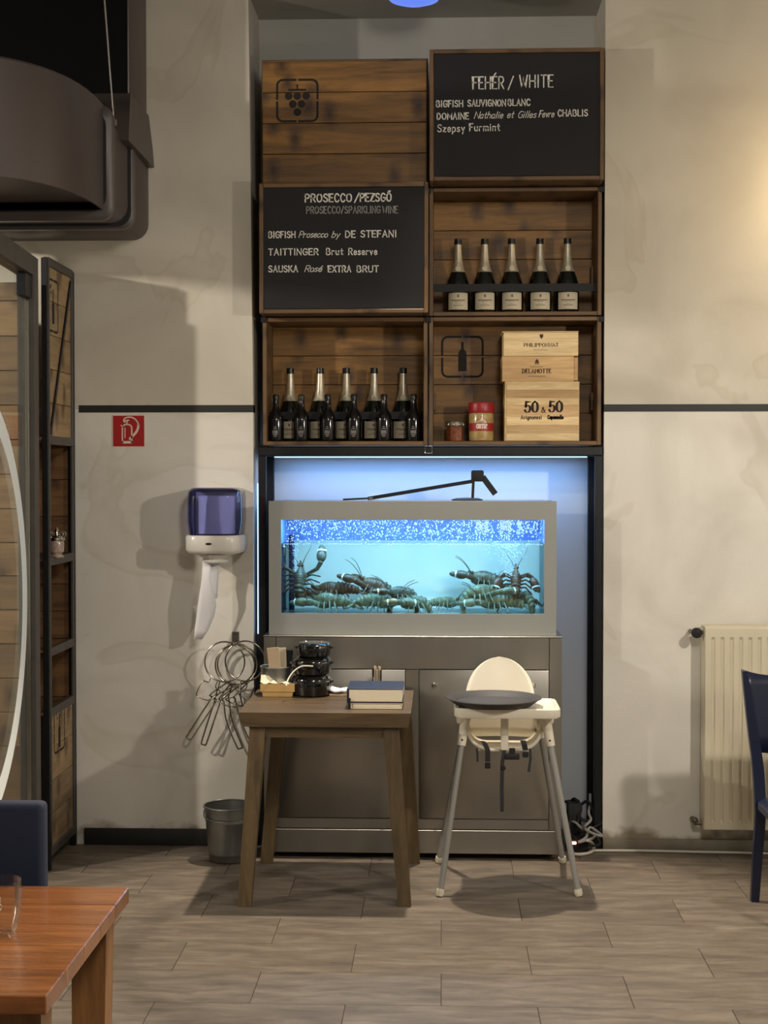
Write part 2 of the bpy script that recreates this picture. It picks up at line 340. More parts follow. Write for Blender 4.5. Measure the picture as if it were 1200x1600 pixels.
mat('ceiling_paint', rgb(150, 146, 136), 0.8, noise=0.03)
mat('room_wall', rgb(178, 174, 164), 0.8, noise=0.05, nscale=2)
mat('stripe_black', rgb(28, 26, 25), 0.6)
mat('skirting', rgb(128, 120, 104), 0.6, noise=0.18, nscale=12)
mat('grout', rgb(78, 70, 60), 0.9, noise=0.1)
def tile_mat():
    m = bpy.data.materials.new('vinyl_tile'); m.use_nodes = True; nt = m.node_tree; L = nt.links.new; N = nt.nodes.new
    b = nt.nodes['Principled BSDF']; b.inputs['Roughness'].default_value = 0.5; b.inputs['Specular IOR Level'].default_value = 0.35
    tc = N('ShaderNodeTexCoord'); oi = N('ShaderNodeObjectInfo')
    ml = N('ShaderNodeVectorMath'); ml.operation = 'SCALE'; ml.inputs[0].default_value = (11.3, 17.1, 0); L(oi.outputs['Random'], ml.inputs['Scale'])
    ad = N('ShaderNodeVectorMath'); L(tc.outputs['Object'], ad.inputs[0]); L(ml.outputs[0], ad.inputs[1])
    mp = N('ShaderNodeMapping'); mp.inputs['Scale'].default_value = (3.0, 13, 1); L(ad.outputs[0], mp.inputs[0])
    n1 = N('ShaderNodeTexNoise'); n1.inputs['Scale'].default_value = 1.4; n1.inputs['Detail'].default_value = 9; n1.inputs['Roughness'].default_value = 0.68; n1.inputs['Distortion'].default_value = 0.4; L(mp.outputs[0], n1.inputs['Vector'])
    rp = N('ShaderNodeValToRGB'); e = rp.color_ramp.elements; e[0].position = 0.3; e[0].color = rgb(80, 71, 62); e[1].position = 0.72; e[1].color = rgb(128, 117, 104)
    z = rp.color_ramp.elements.new(0.5); z.color = rgb(103, 93, 82); L(n1.outputs[0], rp.inputs[0])
    br = N('ShaderNodeHueSaturation'); mr = N('ShaderNodeMapRange'); mr.inputs[3].default_value = 0.90; mr.inputs[4].default_value = 1.06
    L(oi.outputs['Random'], mr.inputs[0]); L(mr.outputs[0], br.inputs['Value']); L(rp.outputs[0], br.inputs['Color']); L(br.outputs[0], b.inputs['Base Color'])
    bp = N('ShaderNodeBump'); bp.inputs['Strength'].default_value = 0.08; bp.inputs['Distance'].default_value = 0.002; L(n1.outputs[0], bp.inputs['Height']); L(bp.outputs[0], b.inputs['Normal'])
    MATS['vinyl_tile'] = m
tile_mat()
wood('crate_wood', rgb(90, 62, 24), rgb(150, 107, 48), rgb(44, 24, 12))
wood('crate_rim', rgb(82, 60, 35), rgb(116, 86, 52), rgb(46, 28, 14))
wood('crate_rim_z', rgb(82, 60, 35), rgb(116, 86, 52), rgb(46, 28, 14), axis=2)
wood('panel_wood_y', rgb(122, 100, 70), rgb(164, 138, 100), rgb(70, 48, 28), axis=1)
wood('panel_wood_x', rgb(108, 84, 56), rgb(146, 116, 80), rgb(66, 44, 26), axis=0)
wood('panel_dark_y', rgb(84, 58, 34), rgb(124, 90, 54), rgb(40, 24, 14), axis=1)
wood('panel_dark_x', rgb(84, 58, 34), rgb(124, 90, 54), rgb(40, 24, 14), axis=0)
wood('box_pale', rgb(196, 166, 116), rgb(226, 200, 152), rgb(150, 112, 66), knots=False, scale=1.4)
wood('box_mid', rgb(164, 126, 80), rgb(206, 170, 118), rgb(120, 84, 46), knots=False, scale=0.9)
wood('box_strip', rgb(176, 138, 90), rgb(206, 174, 126), rgb(104, 66, 34), knots=False, scale=1.6)
wood('table_wood', rgb(60, 47, 31), rgb(92, 74, 50), rgb(60, 40, 24), knots=False, scale=1.3, rough=0.42)
wood('table_wood_z', rgb(66, 52, 33), rgb(98, 79, 51), rgb(60, 40, 24), axis=2, knots=False, scale=1.3, rough=0.5)
wood('dining_wood', rgb(108, 62, 30), rgb(150, 94, 50), rgb(80, 40, 18), knots=False, scale=1.0, rough=0.22, coat=0.5)
wood('dining_wood_z', rgb(110, 74, 40), rgb(150, 106, 62), rgb(80, 40, 18), axis=2, knots=False, scale=1.2, rough=0.4)
mat('chalkboard', rgb(25, 24, 26), 0.8, noise=0.12, nscale=5)
mat('chalk', rgb(225, 222, 212), 0.9, noise=0.25, nscale=70)
mat('chalk_grey', rgb(150, 148, 142), 0.9, noise=0.25, nscale=70)
mat('stencil_black', rgb(26, 20, 16), 0.85)
mat('print_brown', rgb(74, 48, 28), 0.8)
mat('print_dark', rgb(40, 24, 16), 0.8)
mat('steel_black', rgb(24, 24, 26), 0.45, 0.4, noise=0.2, nscale=20)
mat('steel_grey', rgb(86, 82, 78), 0.5, 0.5, noise=0.12, nscale=14)
mat('raw_steel', rgb(190, 190, 190), 0.3, 1.0)
def brushed():
    m = mat('stainless', rgb(168, 165, 158), 0.34, 1.0, noise=0.10, nscale=5, stretch=(1, 1, 0.25)); MATS['stainless'] = m
brushed()
mat('stainless_dark', rgb(120, 116, 108), 0.4, 1.0, noise=0.1, nscale=6)
mat('tank_panel', rgb(150, 151, 147), 0.4, 0.1, noise=0.03, nscale=3)
mat('chrome', rgb(196, 192, 186), 0.16, 1.0)
mat('wire_chrome', rgb(150, 142, 130), 0.2, 1.0)
mat('zinc', rgb(150, 152, 150), 0.38, 0.9, noise=0.16, nscale=12)
mat('black_gloss', rgb(10, 10, 12), 0.1, coat=0.6)
mat('black_matt', rgb(16, 15, 16), 0.7)
mat('duct_paint', rgb(80, 72, 70), 0.42, 0.25, noise=0.10, nscale=3)
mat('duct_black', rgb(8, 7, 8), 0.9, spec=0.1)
mat('rubber', rgb(14, 13, 14), 0.6)
mat('bottle_glass', rgb(10, 14, 10), 0.08, coat=0.3)
mat('soda_glass', rgb(16, 14, 15), 0.12)
mat('foil', rgb(190, 180, 158), 0.36, 0.6, noise=0.12, nscale=60)
mat('foil_cap', rgb(18, 18, 18), 0.35)
mat('label_cream', rgb(198, 186, 160), 0.7, noise=0.05, nscale=30)
mat('label_print', rgb(112, 98, 76), 0.8)
mat('white_print', rgb(170, 165, 160), 0.7)
mat('lid_red', rgb(150, 22, 30), 0.4, noise=0.1)
mat('label_red', rgb(150, 26, 26), 0.5)
mat('jar_content', rgb(168, 140, 84), 0.35, noise=0.25, nscale=30, coat=0.5)
mat('jar_rose', rgb(168, 146, 132), 0.2, noise=0.3, nscale=60, coat=0.6)
mat('jar_dark', rgb(120, 64, 40), 0.25, noise=0.5, nscale=60, coat=0.6)
mat('white_plastic', rgb(222, 214, 196), 0.35)
mat('dispenser_white', rgb(214, 210, 202), 0.3)
mat('paper', rgb(232, 230, 232), 0.8)
mat('paper_cream', rgb(226, 212, 186), 0.8, noise=0.06, nscale=90, stretch=(0.3, 0.3, 6))
mat('card', rgb(206, 182, 150), 0.8)
mat('cardboard', rgb(196, 158, 100), 0.75, noise=0.05)
mat('navy_cover', rgb(24, 34, 62), 0.45, noise=0.08, nscale=40)
mat('navy_paint', rgb(18, 26, 50), 0.35)
mat('navy_cloth', rgb(19, 29, 52), 0.8, noise=0.08, nscale=60)
mat('tray_black', rgb(52, 49, 50), 0.62, noise=0.06, nscale=80)
mat('tube_grey', rgb(158, 157, 152), 0.35, 0.35)
mat('foot_white', rgb(214, 206, 184), 0.5)
mat('strap', rgb(42, 42, 44), 0.85)
mat('radiator', rgb(212, 202, 178), 0.4, noise=0.03, nscale=6)
mat('brass_dirty', rgb(120, 112, 96), 0.45, 0.6)
mat('cable_white', rgb(196, 190, 176), 0.5)
mat('cable_grey', rgb(150, 148, 142), 0.5)
mat('sign_red', rgb(168, 24, 24), 0.4)
mat('sign_white', rgb(226, 206, 190), 0.5)
mat('decal_white', rgb(226, 232, 232), 0.6)
mat('switch_red', rgb(200, 60, 40), 0.4, emit=((1.0, 0.25, 0.15, 1), 6.0))
mat('led_tank', rgb(220, 235, 255), 0.4, emit=((0.55, 0.8, 1.0, 1), 9.0))
mat('added_glow', rgb(200, 225, 255), 0.4, emit=((0.3, 0.58, 1.0, 1), 2.2))
mat('led_niche', rgb(220, 235, 255), 0.4, emit=((0.5, 0.72, 1.0, 1), 1.0))
mat('lamp_bulb', rgb(255, 230, 190), 0.4, emit=((1.0, 0.82, 0.58, 1), 12.0))
mat('lamp_blue', rgb(70, 100, 190), 0.25, emit=((0.12, 0.22, 0.8, 1), 0.7))
mat('lamp_shade', rgb(40, 38, 36), 0.5)
mat('tank_back', rgb(214, 232, 232), 0.5, noise=0.03, nscale=6)
mat('led_tinted_blue', rgb(96, 128, 196), 0.4, noise=0.15, nscale=20)  # blue LED light above the waterline, put into the panel colour
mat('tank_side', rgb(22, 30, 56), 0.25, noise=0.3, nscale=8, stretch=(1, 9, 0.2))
mat('tank_base', rgb(120, 140, 140), 0.6)
mat('bubble', rgb(225, 242, 255), 0.25, spec=0.8)
mat('claw_band', rgb(228, 238, 236), 0.5)
clear('glass', (0.93, 0.95, 0.94, 1), 0.008)
clear('tumbler_glass', (0.98, 0.985, 0.985, 1), 0.02)
clear('tank_glass', (0.95, 0.98, 1.0, 1), 0.03)
clear('water', (1.0, 1.0, 0.93, 1), 0.012)
clear('blue_cover', (0.55, 0.57, 0.88, 1), 0.06)
clear('jar_glass', (0.92, 0.93, 0.9, 1), 0.12)

# ------------------------------------------------------------------ the room
XL0, XL1 = P(388, 0, YW), P(395.5, 640, YW)
XR = PX(944, YW, 640); XL = XL1.x
ZSOF = PZv(30, YN, 500); ZC = 4.4
b = B(); zt = XL0.z; sl = (XL0.x - XL1.x) / (XL0.z - XL1.z); xtop = XL1.x + sl * (ZSOF - XL1.z)
b.prism([(-5.0, 0), (XL, 0), (XL, XL1.z), (xtop, ZSOF), (xtop, ZC), (-5.0, ZC)], YW, YN)
struct(b.done('wall_left', 'plaster', sharp=0))
b = B(); b.box(XR, 3.6, YW, YN, 0, ZC); struct(b.done('wall_right', 'plaster', sharp=0))
b = B(); b.box(xtop, XR, YW, YN, ZSOF, ZC); struct(b.done('wall_upper', 'niche_paint', sharp=0))
b = B(); b.box(xtop, XR, YN, YN + 0.1, 0, ZC); nb = struct(b.done('wall_niche', 'niche_paint', sharp=0))
b = B(); b.box(-5.0, 3.6, -2.6, YN, ZC, ZC + 0.1); struct(b.done('ceiling', 'ceiling_paint', sharp=0))
b = B(); b.box(-5.1, -5.0, -2.6, YN, 0, ZC); struct(b.done('wall_far_left', 'room_wall', sharp=0))
b = B(); b.box(3.6, 3.7, -2.6, YN, 0, ZC); struct(b.done('wall_far_right', 'room_wall', sharp=0))
b = B(); b.box(-5.0, 3.6, -2.7, -2.6, 0, ZC); struct(b.done('wall_back', 'room_wall', sharp=0))
# floor: sub-floor and half-bond vinyl tiles
b = B(); b.box(-5.0, 3.6, -2.6, YN, -0.06, -0.0035); floor = struct(b.done('floor', 'grout', sharp=0))
TW, TD, g = 0.600, 0.2967, 0.0011
b = B(); b.box(-TW / 2 + g, TW / 2 - g, -TD / 2 + g, TD / 2 - g, -0.0035, 0.0, 0.0009, 1); t0 = b.done('tile', 'vinyl_tile', floor)
first = True
for k in range(-8, 5):
    y0 = 5.448 + k * TD
    for i in range(-8, 7):
        xc = (i + (0.5 if k % 2 else 0.0)) * TW
        if xc < -4.6 or xc > 3.2: continue
        Yc = y0 + TD / 2
        px = VPX + xc / Yc * FPX
        if px < -420 or px > 1620 or y0 > YN: continue
        if y0 > YW - 0.05 and not (XL - 0.2 < xc < XR + 0.2): continue
        o = t0 if first else t0.copy()
        if not first: C.objects.link(o)
        first = False
        o.location = (xc, Yc, 0)
b = B(); b.box(-5.0, 3.6, -2.6, 5.448 - 8 * TD, -0.0035, 0.0); e = b.done('tile_field', 'vinyl_tile', floor, sharp=0)
# painted stripe, skirting
h = 6.0 * YW / FPX / 1.05
b = B(); b.box(-1.618, XL + 0.0015, YW - 0.0015, YW + 0.05, ZSTRIPE - h, ZSTRIPE + h); b.box(XL, XL + 0.0015, YW, YW + 0.06, ZSTRIPE - h, ZSTRIPE + h); struct(b.done('trim_1', 'stripe_black', sharp=0))
b = B(); b.box(XR - 0.0015, 3.6, YW - 0.0015, YW + 0.05, ZSTRIPE - h, ZSTRIPE + h); struct(b.done('trim_2', 'stripe_black', sharp=0))
b = B(); b.box(XR, 3.6, YW - 0.014, YW, 0, 0.05, 0.003); struct(b.done('baseboard_right', 'skirting'))
b = B(); b.box(-1.6, XL, YW - 0.014, YW, 0, 0.075, 0.003); struct(b.done('baseboard_left', 'stripe_black'))
# white-painted lining of the niche below the crates
b = B(); b.box(XL + 0.004, XR - 0.004, YN - 0.012, YN - 0.002, 0.0, 1.74); struct(b.done('trim_3', 'niche_white', sharp=0))
# ------------------------------------------------------------------ steel rack in the niche
XP0, XP1 = PX(403.5, 6.53), PX(942, 6.53)
rack = thing('steel_rack', 'black welded square-tube steel rack standing inside the wall niche', 'rack', (0, 6.7, 0))
T = 0.034; ZB0, ZB1 = PZv(712, 6.53), PZv(698, 6.53)
for x in (XP0, XP1 - T):
    b = B(); b.box(x, x + T, 6.53, 6.53 + T, 0.0, ZB0, 0.003, 1); b.done('post', 'steel_black', rack)
    b = B(); b.box(x + (0.0 if x < 0 else 0.0), x + T, 6.84, 6.84 + T, 0.0, 3.50, 0.003, 1); b.done('post', 'steel_black', rack)
    b = B(); b.box(x, x + T, 6.53 + T, 6.84, ZB0, ZB1, 0.003, 1); b.done('side_rail', 'steel_black', rack)
b = B(); b.box(XP0, XP1, 6.53, 6.53 + T, ZB0, ZB1, 0.003, 1); b.done('front_beam', 'steel_black', rack)
b = B(); b.box(XP0 + T, XP1 - T, 6.842, 6.84 + T, ZB0, ZB1, 0.003, 1); b.done('rear_beam', 'steel_black', rack)
b = B()
for (x0, x1, z0, z1) in ((664, 675, 697, 708),):
    a = P(x0, z1, 6.52); c = P(x1, z0, 6.52)
    b.tube([(a.x, 6.527, a.z), (c.x, 6.527, a.z), (c.x, 6.527, c.z), (a.x, 6.527, c.z)], 0.0022, 6, closed=True)
b.done('bracket', 'raw_steel', rack)
for x, zz in ((-0.060, 2.357), (-0.060, 2.925), (0.704, 2.925), (0.704, 2.357), (-0.79, 2.36), (-0.79, 2.925)):
    b = B(); b.box(x - 0.012, x + 0.012, 6.5215, 6.5285, zz - 0.026, zz - 0.001, 0.002, 1); b.done('joint_plate', 'black_matt', rack)
b = B(); b.box(XP0 + 0.05, XP1 - 0.05, 6.72, 6.76, 1.738, 1.743, 0.001, 1); b.done('led_bar', 'led_niche', rack)
b = B(); b.box(XP0 - 0.004, XP0 - 0.0005, 6.527, 6.533, 0.95, 1.62); b.done('added_glow_strip', 'added_glow', rack, sharp=0)  # added glowing strip, throws blue spill on the jamb and dispenser

# ------------------------------------------------------------------ wooden crates
def ribbon(b, pts, w, fn, closed=False):
    pts = [Vector((p[0], p[1], 0)) for p in pts]; n = len(pts); L = []; R = []
    for i in range(n):
        a = pts[i - 1] if (i or closed) else pts[i]; c = pts[(i + 1) % n] if (i < n - 1 or closed) else pts[i]
        t = (c - a).normalized(); q = Vector((-t.y, t.x, 0)) * w / 2
        L.append(b.bm.verts.new(fn(*(pts[i] + q).xy))); R.append(b.bm.verts.new(fn(*(pts[i] - q).xy)))
    for i in range(n if closed else n - 1):
        j = (i + 1) % n; b.bm.faces.new((L[i], R[i], R[j], L[j]))
def disc(b, cx, cy, r, fn, n=20):
    b.bm.faces.new([b.bm.verts.new(fn(cx + r * math.cos(2 * PI * k / n), cy + r * math.sin(2 * PI * k / n))) for k in range(n)])
def poly(b, pts, fn): b.bm.faces.new([b.bm.verts.new(fn(*p)) for p in pts])
def icon_frame(b, w, h, r, pen, fn, gap):
    """rounded square in four stencilled pieces, centred on 0,0"""
    for sx, sy in ((1, 1), (-1, 1), (-1, -1), (1, -1)):
        p = [(sx * gap, sy * h / 2)]
        for k in range(7):
            a = PI / 2 * k / 6; p.append((sx * (w / 2 - r + r * math.sin(a)), sy * (h / 2 - r + r * math.cos(a))))
        p.append((sx * w / 2, sy * gap)); ribbon(b, p, pen, fn)
TH = 0.018
def crate(label, x0, x1, z0, z1, Yf, dep, front=None, nback=4, group='wooden wine crates stacked in the niche'):
    t = thing('wine_crate', label, 'crate', ((x0 + x1) / 2, Yf + dep / 2, z0), group)
    for nm, (a, c, d, e), m in (('side_board', (x0, x0 + TH, z0, z1), 'crate_rim_z'), ('side_board', (x1 - TH, x1, z0, z1), 'crate_rim_z'),
                           ('top_board', (x0 + TH, x1 - TH, z1 - TH, z1), 'crate_rim'), ('bottom_board', (x0 + TH, x1 - TH, z0, z0 + TH), 'crate_rim')):
        b = B(); b.box(a, c, Yf, Yf + dep, d, e, 0.0025, 1); b.done(nm, m, t)
    yb = Yf + dep - 0.014; hh = (z1 - z0 - 2 * TH) / nback
    for k in range(nback):
        b = B(); b.box(x0 + TH, x1 - TH, yb, yb + 0.012, z0 + TH + k * hh + 0.0012, z0 + TH + (k + 1) * hh - 0.0012, 0.0015, 1); b.done('plank', 'crate_wood', t)
    # corner cleats inside
    for x, s in ((x0 + TH, 1), (x1 - TH, -1)):
        b = B(); b.box(min(x, x + s * 0.012), max(x, x + s * 0.012), yb - 0.07, yb - 0.03, z0 + 0.16, z0 + 0.24, 0.002, 1); b.done('cleat', 'crate_rim_z', t)
    return t
XA0, XA1, XB0, XB1 = -0.795, -0.062, -0.056, 0.703
ZR = [1.790, 2.358, 2.926, 3.494]; DC = 0.25
c1 = crate('closed wooden crate with a black grape stencil, top left of the crate wall', XA0, XA1, ZR[2] + 0.003, ZR[3] - 0.004, 6.52, DC)
hh = (ZR[3] - ZR[2] - 0.012 - 2 * 0.008) / 4
for k in range(4):
    b = B(); b.box(XA0 + 0.004, XA1 - 0.004, 6.508, 6.520, ZR[2] + 0.012 + k * hh + 0.0012, ZR[2] + 0.012 + (k + 1) * hh - 0.0012, 0.002, 1); b.done('plank', 'crate_wood', c1)
ca = P(464.5, 157, 6.507); fn = lambda u, v: Vector((ca.x + u, 6.5072, ca.z + v)); s = 6.507 / FPX
b = B(); icon_frame(b, 63 * s, 64 * s, 9 * s, 3.4 * s, fn, 1.2 * s)
for gx, gy in ((-13.5, 7), (0, 7), (13.8, 7.2), (-7, -5.5), (6.5, -5.5), (0.2, -18)): disc(b, gx * s, gy * s, 6 * s, fn)
poly(b, [(-14 * s, 15 * s), (14 * s, 15 * s), (14 * s, 18 * s), (-14 * s, 18 * s)], fn); poly(b, [(-1.2 * s, 18 * s), (1.2 * s, 18 * s), (1.2 * s, 25 * s), (-1.2 * s, 25 * s)], fn)
b.done('grape_stencil', 'stencil_black', c1, sharp=0, fix=False)
def chalk_crate(label, x0, x1, z0, z1):
    t = crate(label, x0, x1, z0, z1, 6.40, 0.32, nback=4)
    b = B(); b.box(x0 + TH, x1 - TH, 6.404, 6.414, z0 + TH + 0.002, z1 - TH - 0.002, 0.001, 1); b.done('chalkboard', 'chalkboard', t)
    return t
c2 = chalk_crate('wooden crate fronted by a blackboard of white wines, top right of the crate wall', XB0 + 0.002, XB1 - 0.006, ZR[2] + 0.003, ZR[3] + 0.0)
YC = 6.4032
text_px('FEHÉR', 739, 139, 787, 18.5, YC, 1.9, 'chalk', c2); text_px('/', 794, 139, 802, 18.5, YC, 1.9, 'chalk', c2); text_px('WHITE', 812, 136.5, 864, 18.5, YC, 1.9, 'chalk', c2)
text_px('BIGFISH', 682, 167, 723, 9.5, YC, 1.8, 'chalk', c2); text_px('SAUVIGNON', 731, 166, 790, 9.5, YC, 1.8, 'chalk', c2); text_px('BLANC', 794, 165, 828, 9.5, YC, 1.8, 'chalk', c2)
text_px('DOMAINE', 683, 186.5, 732, 9.5, YC, 1.7, 'chalk', c2); text_px('Nathalie', 741, 185, 785, 10, YC, 1.1, 'chalk', c2, style='script'); text_px('et', 792, 184, 802, 10, YC, 1.1, 'chalk', c2, style='script')
text_px('Gilles', 809, 184, 837, 10, YC, 1.1, 'chalk', c2, style='script'); text_px('Fevre', 842, 183, 865, 10, YC, 1.1, 'chalk', c2, style='script'); text_px('CHABLIS', 872, 181.5, 918, 9.5, YC, 1.7, 'chalk', c2)
text_px('Szepsy', 684, 206, 726, 11, YC, 1.6, 'chalk', c2); text_px('Furmint', 734, 204.5, 781, 11, YC, 1.6, 'chalk', c2)
c3 = chalk_crate('wooden crate fronted by a blackboard of prosecco and sparkling wines, middle left', XA0 + 0.001, XA1 + 0.003, ZR[1] + 0.003, ZR[2] - 0.002)
text_px('PROSECCO', 477, 315.5, 549, 12, YC, 2.1, 'chalk', c3); text_px('/', 554, 315.5, 561, 13, YC, 2.1, 'chalk', c3); text_px('PEZSGŐ', 563, 314.5, 611, 12, YC, 2.1, 'chalk', c3)
text_px('PROSECCO/SPARKLING', 479, 333.5, 594, 10.5, YC, 1.5, 'chalk_grey', c3); text_px('WINE', 598, 333, 621, 10.5, YC, 1.5, 'chalk_grey', c3)
text_px('BIGFISH', 420, 371.5, 461, 9.5, YC, 1.7, 'chalk', c3); text_px('Prosecco', 467, 371, 511, 9.5, YC, 1.1, 'chalk', c3, style='script'); text_px('by', 518, 371, 530, 9.5, YC, 1.1, 'chalk', c3, style='script')
text_px('DE', 540, 371, 555, 10, YC, 1.7, 'chalk', c3); text_px('STEFANI', 564, 370.5, 619, 10, YC, 1.7, 'chalk', c3)
text_px('TAITTINGER', 420, 398.5, 497, 9.5, YC, 1.7, 'chalk', c3); text_px('Brut', 510, 398, 536, 10, YC, 1.6, 'chalk', c3); text_px('Reserve', 545, 398, 589, 10, YC, 1.6, 'chalk', c3)
text_px('SAUSKA', 420, 425, 465, 9.5, YC, 1.7, 'chalk', c3); text_px('Rosé', 476, 424.5, 502, 9.5, YC, 1.2, 'chalk', c3, style='script'); text_px('EXTRA', 513, 425, 548, 9.5, YC, 1.7, 'chalk', c3); text_px('BRUT', 558, 425, 591, 9.5, YC, 1.7, 'chalk', c3)
c4 = crate('open wooden crate holding five champagne bottles behind a steel bar, middle right', XB0, XB1, ZR[1] + 0.003, ZR[2] - 0.002, 6.53, DC)
c5 = crate('open wooden crate crowded with dark bottles, bottom left above the tank', XA0, XA1, ZR[0], ZR[1] - 0.002, 6.53, DC)
c6 = crate('open wooden crate with wine boxes and a bottle stencil, bottom right above the tank', XB0, XB1, ZR[0], ZR[1] - 0.002, 6.53, DC)
for c, x0, x1, py in ((c4, XB0, XB1, 450), (c5, XA0, XA1, 649)):
    yq = 6.566 if c is c4 else 6.6385; b = B(); zz = PZv(py, yq); b.box(x0 + TH, x1 - TH, yq - 0.002, yq + 0.002, zz - 0.017, zz + 0.017); b.done('retaining_bar', 'black_matt', c)
yb = 6.53 + DC - 0.0145; ca2 = P(722.5, 557.5, yb); s = yb / FPX; fn2 = lambda u, v: Vector((ca2.x + u, yb, ca2.z + v))
b = B(); icon_frame(b, 63 * s, 62 * s, 9 * s, 3.4 * s, fn2, 1.2 * s)
poly(b, [(x * s, y * s) for x, y in ((-6.5, -22.5), (6.5, -22.5), (6.5, 4), (5.5, 8), (2, 12), (2, 23), (-2, 23), (-2, 12), (-5.5, 8), (-6.5, 4))], fn2)
b.done('bottle_stencil', 'stencil_black', c6, sharp=0, fix=False)

# ------------------------------------------------------------------ bottles
def champagne(loc, label, group):
    t = thing('champagne_bottle', label, 'bottle', loc, group); o = Vector(loc)
    b = B(); b.lathe([(0.030, 0), (0.049, 0.002), (0.052, 0.010), (0.052, 0.112), (0.0495, 0.135), (0.043, 0.158), (0.034, 0.182), (0.025, 0.207), (0.019, 0.238), (0.0158, 0.275), (0.0142, 0.312)], o, 28); b.done('body', 'bottle_glass', t)
    b = B(); b.lathe([(0.0335, 0.186), (0.0262, 0.207), (0.0202, 0.238), (0.0170, 0.275), (0.0154, 0.314)], o, 24, cap=False); b.done('neck_foil', 'foil', t, fix=True)
    b = B(); b.lathe([(0.0150, 0.310), (0.0172, 0.312), (0.0178, 0.318), (0.0165, 0.324), (0.0170, 0.335), (0.012, 0.337)], o, 20); b.done('cap', 'foil_cap', t)
    b = B(); b.lathe([(0.0001, 0), (0.0125, 0.0005), (0.0125, 0.002), (0.0001, 0.0028)], (0, 0, 0), 18, cap=False)
    b.xf(Matrix.Translation(o + Vector((0, -0.0285, 0.200))) @ Matrix.Rotation(math.radians(72), 4, 'X')); b.done('seal', 'label_cream', t)
    b = B(); b.lathe([(0.0525, 0.016), (0.0525, 0.092)], o, 16, cap=False, a0=-PI / 2 - 0.95, a1=-PI / 2 + 0.95); lb = b.done('label', 'label_cream', t, fix=False)
    b = B()
    for z, wd, hh in ((0.055, 0.62, 0.0045), (0.050, 0.3, 0.002), (0.033, 0.42, 0.0025), (0.040, 0.2, 0.0015)):
        b.lathe([(0.0529, z), (0.0529, z + hh)], o, 10, cap=False, a0=-PI / 2 - wd, a1=-PI / 2 + wd)
    b.lathe([(0.0529, 0.070), (0.0529, 0.082)], o, 4, cap=False, a0=-PI / 2 - 0.08, a1=-PI / 2 + 0.08)
    b.done('label_print', 'label_print', lb, fix=False)
    return t
def bottle_row(xs, Y, z, labels, group, make):
    first = None
    for x, lab in zip(xs, labels):
        loc = (PX(x, Y, 600), Y, z)
        if first is None: first = make(loc, lab, group)
        else:
            c = copy_tree(first); c.location = loc; c['label'] = lab
ordn = ['leftmost', 'second from left', 'middle', 'fourth from left', 'rightmost']
bottle_row([715.5, 757, 799, 843, 886], 6.635, ZR[1] + 0.003 + TH, ['champagne bottle with cream label behind the steel bar, %s of five' % q for q in ordn], 'champagne bottles in the middle right crate', champagne)
bottle_row([453.5, 500.5, 541, 584.5, 630], 6.695, ZR[0] + TH, ['silver-necked champagne bottle standing behind the dark small bottles, %s of five' % q for q in ordn], 'champagne bottles in the bottom left crate', champagne)
def soda(loc, label, group):
    t = thing('small_bottle', label, 'bottle', loc, group); o = Vector(loc)
    b = B(); b.lathe([(0.028, 0), (0.035, 0.003), (0.0365, 0.012), (0.0365, 0.095), (0.034, 0.114), (0.022, 0.135), (0.0145, 0.150), (0.0128, 0.190), (0.0128, 0.198)], o, 22); b.done('body', 'soda_glass', t)
    b = B(); b.lathe([(0.0128, 0.192), (0.0152, 0.193), (0.0152, 0.206), (0.0125, 0.211), (0.004, 0.212)], o, 20); b.done('cap', 'foil_cap', t)
    b = B()
    for z, wd in ((0.064, 0.12), (0.056, 0.22), (0.046, 0.34), (0.041, 0.30), (0.036, 0.36), (0.029, 0.28), (0.022, 0.2)):
        b.lathe([(0.0369, z), (0.0369, z + 0.0022)], o, 8, cap=False, a0=-PI / 2 - wd, a1=-PI / 2 + wd)
    b.done('label_print', 'white_print', t, fix=False)
    return t
bottle_row([431, 471, 512, 553, 600, 646], 6.596, ZR[0] + TH, ['dark small bottle with white print in the front row, %s' % q for q in ('leftmost of six', 'second from left', 'third from left', 'fourth from left', 'fifth from left', 'rightmost of six')], 'small dark bottles in the bottom left crate', soda)

# ------------------------------------------------------------------ wine boxes and jars
ZB = ZR[0] + TH
def pxbox(b, x0, y0, x1, y1, Y, dep, bev=0.002):
    a = P(x0, y1, Y); c = P(x1, y0, Y); b.box(a.x, c.x, Y, Y + dep, a.z, c.z, bev, 1); return a, c
Yx = 6.552
t = thing('wine_box', 'large pale wooden wine box printed 50 & 50, bottom of the box stack', 'box', P(846, 689, Yx), 'wooden wine boxes in the crate')
z5 = PZv(596, Yx, 846); xa, xb = PX(788.5, Yx), PX(905, Yx)
b = B(); b.box(xa, xb, Yx + 0.004, Yx + 0.19, ZB, z5, 0.002, 1); b.done('body', 'box_pale', t)
n = 5; zz = ZB + 0.004; cols = ['box_pale', 'box_strip', 'box_pale', 'box_strip', 'box_pale', 'box_mid', 'box_pale']; hs = [0.03, 0.036, 0.036, 0.052, 0.030, 0.036, 0.028]; k_ = (z5 - ZB - 0.012) / sum(hs)
for c_, h_ in zip(cols, hs):
    b = B(); b.box(xa + 0.008, xb - 0.003, Yx, Yx + 0.004, zz, zz + h_ * k_ - 0.0004); b.done('front_slat', c_, t); zz += h_ * k_
text_px('50', 820.5, 644, 840, 16, Yx - 0.0006, 4.0, 'print_dark', t, contrast=0.72, gap=2.6); text_px('&', 846, 644.5, 852, 8, Yx - 0.0006, 1.5, 'print_dark', t, contrast=0.4); text_px('50', 858.5, 643.5, 878, 16, Yx - 0.0006, 4.0, 'print_dark', t, contrast=0.72, gap=2.6)
